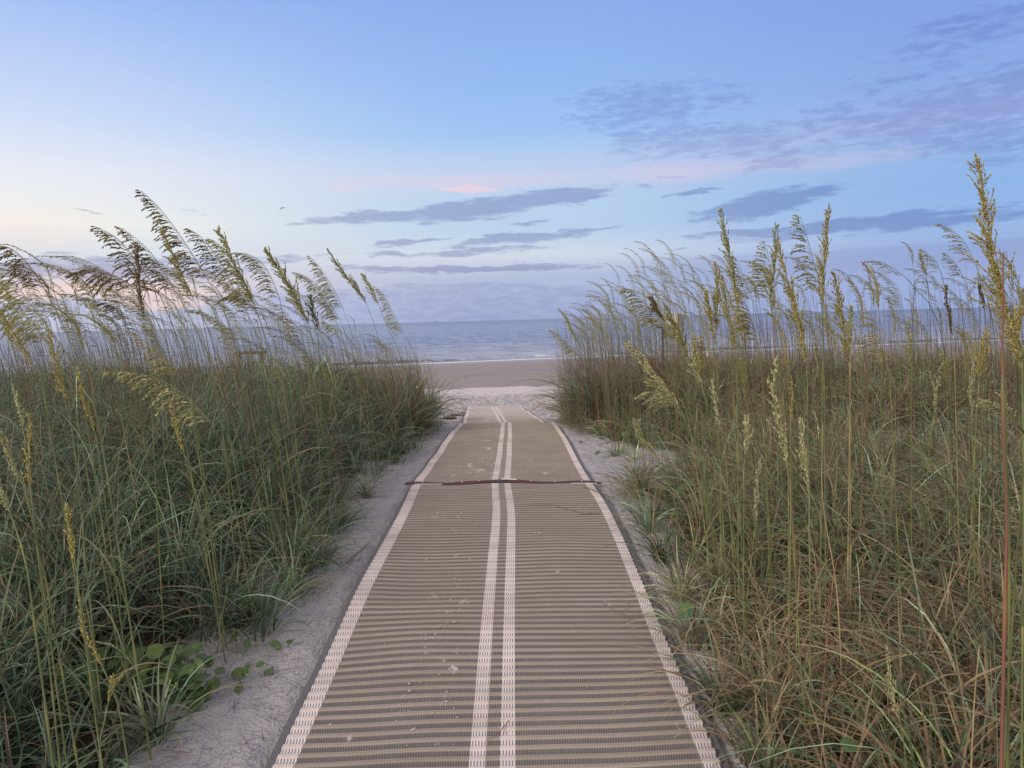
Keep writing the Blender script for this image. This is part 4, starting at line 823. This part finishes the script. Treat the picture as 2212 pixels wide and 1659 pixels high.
# broken bits of blades lying on the sand strips beside the mat
n_ = 2200; y = rng.uniform(2.0, 12, n_); sd_ = rng.choice([-1, 1], n_); a_ = np.where(sd_ < 0, rng.uniform(.05, .8, n_), rng.uniform(.0, .8, n_)); x = mx(y)+sd_*(MW/2+a_)
root = np.stack([x, y, H(x, y)+.004], -1); st_ = rng.uniform(0, 1, (n_, 1)) < .6
stuff('plant_litter', [blade_geo(root, rng.uniform(0, 2*pi, n_), rng.uniform(.03, .16, n_), rng.uniform(1.35, 1.56, n_), rng.uniform(0, .1, n_), rng.uniform(.0015, .004, n_), np.where(st_, STRAW[rng.integers(0, 4, n_)]*.7, RED[rng.integers(0, 3, n_)]), None, S=3, wind=0)], M_BLADE, 'broken bits of dry blades lying on the sand beside the mat', 'litter')
# low outer blades leaning from the grass over the sand
n_ = 2600; y = rng.uniform(1.9, 12.5, n_); sd_ = rng.choice([-1, 1], n_); a_ = np.where(sd_ < 0, lim_left(y), lim_right(y))+rng.normal(.08, .12, n_); x = mx(y)+sd_*(MW/2+np.maximum(.05, a_))
kk = vnoise(y*1.6, sd_*5.0+y*0, 88) > .35; x = x[kk]; y = y[kk]; sd_ = sd_[kk]; n_ = len(x)
cl_ = GREEN[rng.integers(0, 5, n_)]*rng.uniform(.7, 1.3, (n_, 1)); m_ = rng.uniform(0, 1, n_) < np.where(sd_ < 0, .12, .35); cl_[m_] = STRAW[rng.integers(0, 4, m_.sum())]
az_ = np.where(sd_ < 0, 0, pi)+rng.normal(-.3, .9, n_)
stuff('edge_grass', [blade_geo(np.stack([x, y, H(x, y)-.005], -1), az_, rng.uniform(.18, .5, n_), rng.uniform(.4, 1.1, n_), rng.uniform(.4, 1.3, n_), rng.uniform(.0025, .0055, n_), cl_, cl_*1.2, S=8, wind=0, curl=.5)], M_BLADE, 'low outer blades of dune grass leaning over the sand beside the mat', 'grass')

# straws and dead stalks fallen on the mat
def fallen(pts, hue, label, head=False, r=.0022, lift=.03):
    W = []
    for (a, b) in pts:
        P, _ = hit(a*DS, b*DS); u_ = P[0]-(mx(P[1])-MW/2)
        if -.05 < u_ < MW+.05: P[2] = mat_pt(u_, interp(P[1], yy_, L_))[2]+.016
        else: P[2] = P[2]+lift
        W.append(P)
    W = np.array(W); base = W[0].copy(); o = empty('fallen_stalk', tuple(base), label, 'dry stalk')
    mb, C = stem_mesh(W if not head else W[:-1], r, r*.4, hue, 20); mb.build('stem', M_STEM, o, origin=base)
    if head:
        hb = MB(); seed_head(W[-2:], "spike", "dry", hb, .8); hb.build('seed_head', M_SEED, o, origin=base, smooth=False)
fallen([(1530,1115),(1450,1108),(1390,1092),(1330,1085),(1262,1068)], 'straw', 'straw-coloured stalk with seed head lying over the right mat edge by the strap', True)
fallen([(1400,1122),(1350,1122),(1300,1125),(1262,1127)], 'straw', 'short golden stalk lying across the right edge stripe', True)
fallen([(1262,1126),(1220,1116),(1180,1108),(1130,1110)], 'red', 'thin dark stem lying on the mat left of the golden stalk')
fallen([(1475,1400),(1400,1380),(1330,1345),(1300,1325)], 'red', 'brown curved stem lying near the right edge of the mat')
fallen([(1440,1330),(1390,1352),(1330,1350),(1270,1356)], 'straw', 'pale thin straw lying level on the right half of the mat', r=.0015)
fallen([(1470,1480),(1420,1440),(1380,1425),(1290,1420)], 'straw', 'pale arched straw on the lower right of the mat', r=.0013)
fallen([(1100,1585),(1075,1615),(1050,1628)], 'red', 'short brown twig between the centre stripes at the bottom')
fallen([(1365,1300),(1355,1330),(1340,1370),(1330,1385)], 'straw', 'bent pale straw crossing the right half of the mat lengthwise', r=.0013)
fallen([(1215,917),(1180,918),(1140,918)], 'red', 'thin brown twig lying over the mat crest')
fallen([(1950,1012),(1991,1007),(2060,1001),(2149,1009)], 'straw', 'dead straw-coloured sea oat lying level over the sandy hollow on the right', True, lift=.16)
fallen([(700,1290),(745,1230),(800,1180)], 'straw', 'pale stalk lying on the left sand strip', True)

# ---------------------------------------------------------------- round-leaved pennywort
mp_, n, out = newmat('round_leaf')
tcn = n.node('ShaderNodeTexCoord').outputs['Object']
a = n.node('ShaderNodeAttribute', attribute_name='Col').outputs['Color']
c = n.mix(n.noise(tcn, 60, 3), a, (.10, .17, .04))
p1 = n.node('ShaderNodeBsdfPrincipled', {'Base Color': c, 'Roughness': .35}); t1 = n.node('ShaderNodeBsdfTranslucent', {'Color': c})
n.l.new(n.node('ShaderNodeMixShader', {0: .25, 1: p1.outputs[0], 2: t1.outputs[0]}).outputs[0], out.inputs[0])
def pennywort(leaves, label, cat='pennywort', z_cap=None):
    """leaves: (u, v, diameter px of the 2212 view, height m)"""
    o = None
    for (u, v, dpx, hh) in leaves:
        P, z = hit(u*DS, v*DS, hh); R = dpx*DS/F*z/2
        if o is None:
            g = np.array([P[0], P[1], float(H(P[0], P[1]))]); o = empty('pennywort', tuple(g), label, cat)
        up_ = unit(np.array([rng.normal(0, .35), -.45+rng.normal(0, .3), 1.0])); a_ = unit(np.cross(up_, [1, .2, 0])); b_ = np.cross(up_, a_)
        nseg = 30; th = np.arange(nseg)*2*pi/nseg; V = [P]
        fold = rng.uniform(-.15, .25)
        for fr, dzz in ((.35, .10), (.7, .11), (1.0, rng.uniform(-.06, .12))):
            rr = R*fr*np.ones(nseg)*(1+(.045*np.abs(np.sin(th*5)) if fr == 1.0 else 0)); V += list(P+rr[:, None]*(a_*np.cos(th)[:, None]+b_*np.sin(th)[:, None])+up_*(R*(dzz*(1+.5*np.sin(th*3+fold*9))+fold*fr*np.abs(np.cos(th))))[:, None])
        Q = [[1+i*nseg+j, 1+i*nseg+(j+1) % nseg, 1+(i+1)*nseg+(j+1) % nseg, 1+(i+1)*nseg+j] for i in range(2) for j in range(nseg)]
        T = [[0, 1+(j+1) % nseg, 1+j] for j in range(nseg)]
        col = np.array([(.05, .11, .045), (.075, .145, .045), (.045, .09, .05), (.14, .20, .045)][rng.choice(4, p=[.35, .3, .2, .15])])
        lf = mk('leaf', np.array(V)-g, Q, mp_, np.broadcast_to(col, (len(V), 3)), parent=o, T=T)
        mb = MB(); e = P*.6+g*.4; e[2] = float(H(e[0], e[1]))-.01
        mb.tube(spline([e, (e+P)/2+np.array([.01, 0, .01]), P], 6), .0016, 4, C=(.10, .11, .05)); mb.build('petiole', M_STEM, lf, origin=g)
def G_(x, y): return (0+x/1.58)/4/DS, (2000+y/1.58)/4/DS
def gl(L): return [(*G_(x, y), d, h) for x, y, d, h in L]
pennywort(gl([(1130,1030,36,.10),(1230,1070,42,.11),(1150,1180,40,.07),(1225,1220,44,.05),(1230,1150,36,.09),(1350,1160,34,.06),(1025,935,34,.14),(1320,1020,26,.10),(1240,1290,36,.03),(1090,1090,34,.12),(1180,960,30,.15),(1280,1000,26,.13),(1070,1200,34,.06),(1300,1240,24,.02),(1390,1080,22,.06),(960,1010,34,.13),(1120,1250,32,.05),(1060,1020,36,.16),(1110,960,32,.17),(1000,1060,36,.14),(1180,1080,36,.15),(1140,1130,38,.13),(1270,1120,32,.1),(980,960,34,.16),(1200,1250,34,.04),(1090,1160,34,.1),(1040,1120,34,.12),(1250,930,26,.14)]), 'largest clump of round scalloped leaves on the sand edge at bottom left')
pennywort(gl([(820,960,58,.12),(830,1080,52,.09),(600,1000,46,.12),(420,1140,46,.12),(620,1130,42,.08),(700,900,40,.1),(900,1060,46,.1),(760,1050,50,.08),(520,1080,44,.12),(680,1060,44,.1),(880,1160,40,.07),(560,1210,40,.1)]), 'shaded round-leaved plant half hidden in the grass at bottom left')
pennywort(gl([(1480,870,32,.08),(1560,915,22,.05),(1500,1090,26,.03),(1555,1080,26,.05),(1510,1190,20,.02)]), 'round-leaved plant creeping on the left sand strip, right of the largest clump')
pennywort(gl([(1740,920,28,.03),(1830,895,14,.03),(1645,1040,18,.04),(1700,1080,20,.02)]), 'few small round leaves on the left sand nearest the mat')
pennywort(gl([(1570,620,36,.10),(1520,590,28,.09),(1680,700,28,.06),(1810,400,20,.08),(1670,770,22,.04)]), 'round leaves under the grass above the creeping plant on the left sand')
pennywort([(1483,1322,40,.16)], 'single large pale round leaf standing at the right mat edge')
pennywort([(1345,975,14,.06),(1300,948,14,.06),(1315,940,20,.07),(1360,950,18,.07),(1352,938,20,.1),(1380,945,16,.1),(1255,955,8,.04)], 'round leaves at the foot of the clump right of the far mat')
pennywort([(1455,1045,26,.16),(1470,1060,22,.14),(1290,978,12,.06),(1310,912,12,.2)], 'round leaves glimpsed inside the tufts right of the strap')
pennywort([(1370,1018,17,.05)], 'lone round leaf on the bare sand patch right of the mat')
pennywort([(1835,1610,36,.2),(1895,1480,30,.2),(1990,1330,34,.2),(2060,1180,26,.1)], 'yellow-green round leaves low in the grass at bottom right')

# ---------------------------------------------------------------- things on the beach
def wood(nm, c): return simple(nm, c, .8, 25, .3, bump=.3)
M_PW = wood('weathered_post', (.50, .40, .34)); M_GREYP = simple('grey_metal_panel', (.30, .32, .37), .5, 8, .12, metal=.3)
def base_at(px, z):
    p = pix(px, 384, z); return np.array([p[0], p[1], float(H(p[0], p[1]))])
b = base_at(677.0, 20.0); o = empty('beach_sign', tuple(b), 'grey back of a sign on a pale wooden post behind the right-hand grass', 'sign')
top = pix(677, 313.5, 20.0)[2]; bot = pix(677, 338.5, 20.0)[2]
R = np.array([[cos(.10), 0, sin(.10)], [0, 1, 0], [-sin(.10), 0, cos(.10)]])
mb = MB(); mb.box((-.07, .04, (top+bot)/2-b[2]), (.57, .012, top-bot), R); pn = mb.build('sign_panel', M_GREYP, o, smooth=False)
mb = MB(); mb.box((.06, .03, (top+bot)/2-b[2]), (.025, .012, (top-bot)*.96), R); mb.build('panel_rib', wood('dark_slot', (.05, .035, .03)), pn, smooth=False)
mb = MB(); P = [(.14, 0, -.2), (.06, 0, (bot-b[2])*.7), (-.03, 0, top-b[2]+.02)]
for i in range(2):
    p0, p1 = np.array(P[i]), np.array(P[i+1]); mb.box((p0+p1)/2, (.085, .05, np.linalg.norm(p1-p0)+.01), np.array([[cos((p1-p0)[0]/(p1-p0)[2]), 0, sin((p1-p0)[0]/(p1-p0)[2])], [0, 1, 0], [-sin((p1-p0)[0]/(p1-p0)[2]), 0, cos((p1-p0)[0]/(p1-p0)[2])]]))
mb.build('post', M_PW, o, smooth=False)
def post(px, ptop, z, w_, mat, name, label, bands):
    b = base_at(px, z); t = pix(px, ptop, z)[2]-b[2]; o = empty(name, tuple(b), label, 'post')
    mb = MB(); an = np.arange(10)*pi/5
    mb.tube([(0, 0, -.2), (0, 0, t*.5), (0, 0, t)], w_/2, 10); mb.build('post_shaft', mat, o)
    for (f0, f1, bm, nm) in bands:
        mb = MB(); mb.tube([(0, 0, t*f0), (0, 0, t*f1)], w_/2+.012, 10); mb.build(nm, bm, o)
M_BLK = simple('black_post', (.02, .02, .025), .6); M_MAR = simple('maroon_cloth', (.14, .03, .04), .8); M_ORG = simple('orange_band', (.75, .18, .08), .6); M_WHT = simple('white_band', (.7, .66, .66), .6)
post(663.0, 328.5, 20.0, .06, M_BLK, 'marker_post', 'black post with maroon wrap standing left of the sign', [(.36, .52, M_MAR, 'maroon_wrap')])
post(708.3, 354.0, 19.0, .09, wood('brown_post', (.12, .07, .05)), 'marker_post', 'short post with orange and white bands right of the sign', [(.93, 1.02, M_WHT, 'white_band'), (.72, .91, M_ORG, 'orange_band')])
# wooden stand on the beach seen through the left grass
b = base_at(252, 34.0); o = empty('beach_stand', tuple(b), 'low wooden stand with red-brown top board and grey bin, seen through the left grass', 'stand')
t = pix(252, 351.5, 34.0)[2]-b[2]; M_RB = wood('red_brown_board', (.16, .075, .055))
mb = MB(); mb.box((0, 0, t-.05), (1.35, .5, .11)); mb.build('top_board', M_RB, o, smooth=False)
for sx_ in (-.55, .55):
    mb = MB(); mb.box((sx_, 0, (t-.1)/2-.1), (.10, .12, t+.08)); mb.build('leg', M_RB, o, smooth=False)
mb = MB(); mb.box((-.15, 0, .62), (.42, .4, 1.2)); mb.build('bin', M_GREYP, o, smooth=False)

# sandals left on the sand by the mat end
M_SOLE = simple('dark_sole', (.035, .03, .03), .7); M_STR = simple('dark_strap', (.05, .035, .03), .5); M_TAN = simple('tan_sole', (.16, .11, .07), .7)
def sandal(u, v, rz, label, msole, cat='sandal', roll=0.0):
    P, _ = hit(u, v); g = np.array([P[0], P[1], float(H(P[0], P[1]))+.012]); o = empty('sandal', tuple(g), label, cat)
    o.rotation_euler = (roll, .1, rz)
    t_ = np.linspace(0, 2*pi, 24, endpoint=False); ox = .14*np.cos(t_); oy = .05*np.sin(t_)*(1+.25*np.cos(t_))
    V = [(a, b_, h) for h in (0, .024) for a, b_ in zip(ox, oy)]+[(0, 0, 0), (0, 0, .024)]
    Q = [[i, (i+1) % 24, 24+(i+1) % 24, 24+i] for i in range(24)]; T = [[48, (i+1) % 24, i] for i in range(24)]+[[49, 24+i, 24+(i+1) % 24] for i in range(24)]
    mk('sole', np.array(V), Q, msole, parent=o, T=T, smooth=False)
    for c0, c1, hh in (((.10, 0), (-.01, .045), .055), ((.10, 0), (-.01, -.045), .055), ((-.05, .045), (-.05, -.045), .09)):
        p = spline([(c0[0], c0[1], .024), ((c0[0]+c1[0])/2, (c0[1]+c1[1])/2*1.1, .024+hh), (c1[0], c1[1], .024)], 10); mb = MB(); mb.tube(p, .008, 5); mb.build('strap', M_STR, o)
def s6(x, y): return (1500+x/2.765)/4, (1200+y/2.765)/4
sandal(*s6(785, 1322), .25, 'dark sandal lying furthest left of the pair nearer the grass', M_SOLE)
sandal(*s6(840, 1318), .1, 'dark sandal right beside the furthest left one', M_SOLE)
sandal(*s6(880, 1288), -.5, 'brown sandal tipped on its side behind the dark pair', M_TAN, roll=.9)
sandal(*s6(940, 1282), .05, 'brown sandal closest to the mat edge', M_TAN)

# ---------------------------------------------------------------- birds and ship
M_BIRD = simple('dark_feather', (.05, .045, .05), .7)
def bird(u, v, dist, span, label, fold):
    c = pix(u, v, dist); s = span; mb = MB()
    # body lofted along y, wings growing out of it, one surface
    sec = [(-.22, .004), (-.16, .035), (-.05, .06), (.08, .055), (.18, .03), (.28, .018), (.36, .004)]
    mb.tube([(0, a*s, 0) for a, r in sec], np.array([r*s for a, r in sec]), 8)
    for sg in (-1, 1):
        st = [(.03, .16, .0), (.18, .17, .09*fold), (.32, .14, .05*fold), (.45, .09, -.08*fold), (.52, .02, -.16*fold)]
        V = []
        for (x, ch, z) in st: V += [(sg*x*s, (.02+ch*.5)*s, z*s), (sg*x*s, .02*s, z*s+.014*s), (sg*x*s, (.02-ch*.7)*s, z*s)]
        mb.add(V, gridq(5, 3)); mb.add([(a, b_, d-.01*s) for a, b_, d in V], gridq(5, 3)[:, ::-1])
    o = mb.build('bird', M_BIRD); o.location = tuple(c); o.rotation_euler = (.5, -.35, .5); tag(o, label, 'bird')
bird(282.6, 208.2, 110, 1.0, 'dark bird gliding with bent wings in the pale sky on the left', 1.3)
bird(919.2, 276.0, 260, 1.1, 'tiny bird low over the sea near the giant sea oat on the right', .7)
p = pix(435.6, 322.4, 14000); o = empty('ship', (p[0], p[1], -1.9), 'tiny distant ship on the horizon above the path', 'ship'); o.rotation_euler = (0, 0, .2)
M_SH = simple('ship_hull', (.16, .17, .22), .7, .1)
V = []
for (x, hw, zt) in ((-30, 3, 7), (-28, 6, 7), (18, 6, 7.5), (26, 3.5, 9), (32, .2, 10)): V += [(x, -hw, zt), (x, -hw*.7, -1), (x, hw*.7, -1), (x, hw, zt)]
Q = [[i*4+a, i*4+a+1, (i+1)*4+a+1, (i+1)*4+a] for i in range(4) for a in range(3)]+[[i*4+3, i*4, (i+1)*4, (i+1)*4+3] for i in range(4)]+[[0, 3, 2, 1]]
mk('hull', V, Q, M_SH, parent=o, smooth=False)
mb = MB(); mb.box((-16, 0, 12), (16, 9, 11)); mb.box((-13, 0, 20), (9, 7, 6)); sp_ = mb.build('superstructure', simple('ship_white', (.7, .68, .7), .6, .1), o, smooth=False)
mb = MB(); mb.tube([(-18, 0, 21), (-18, 0, 29)], 1.6, 8); mb.build('funnel', M_SH, sp_)
mb = MB(); mb.tube([(12, 0, 7), (12, 0, 22)], .5, 6); mb.build('mast', M_SH, o)
print('objects', len(bpy.data.objects))
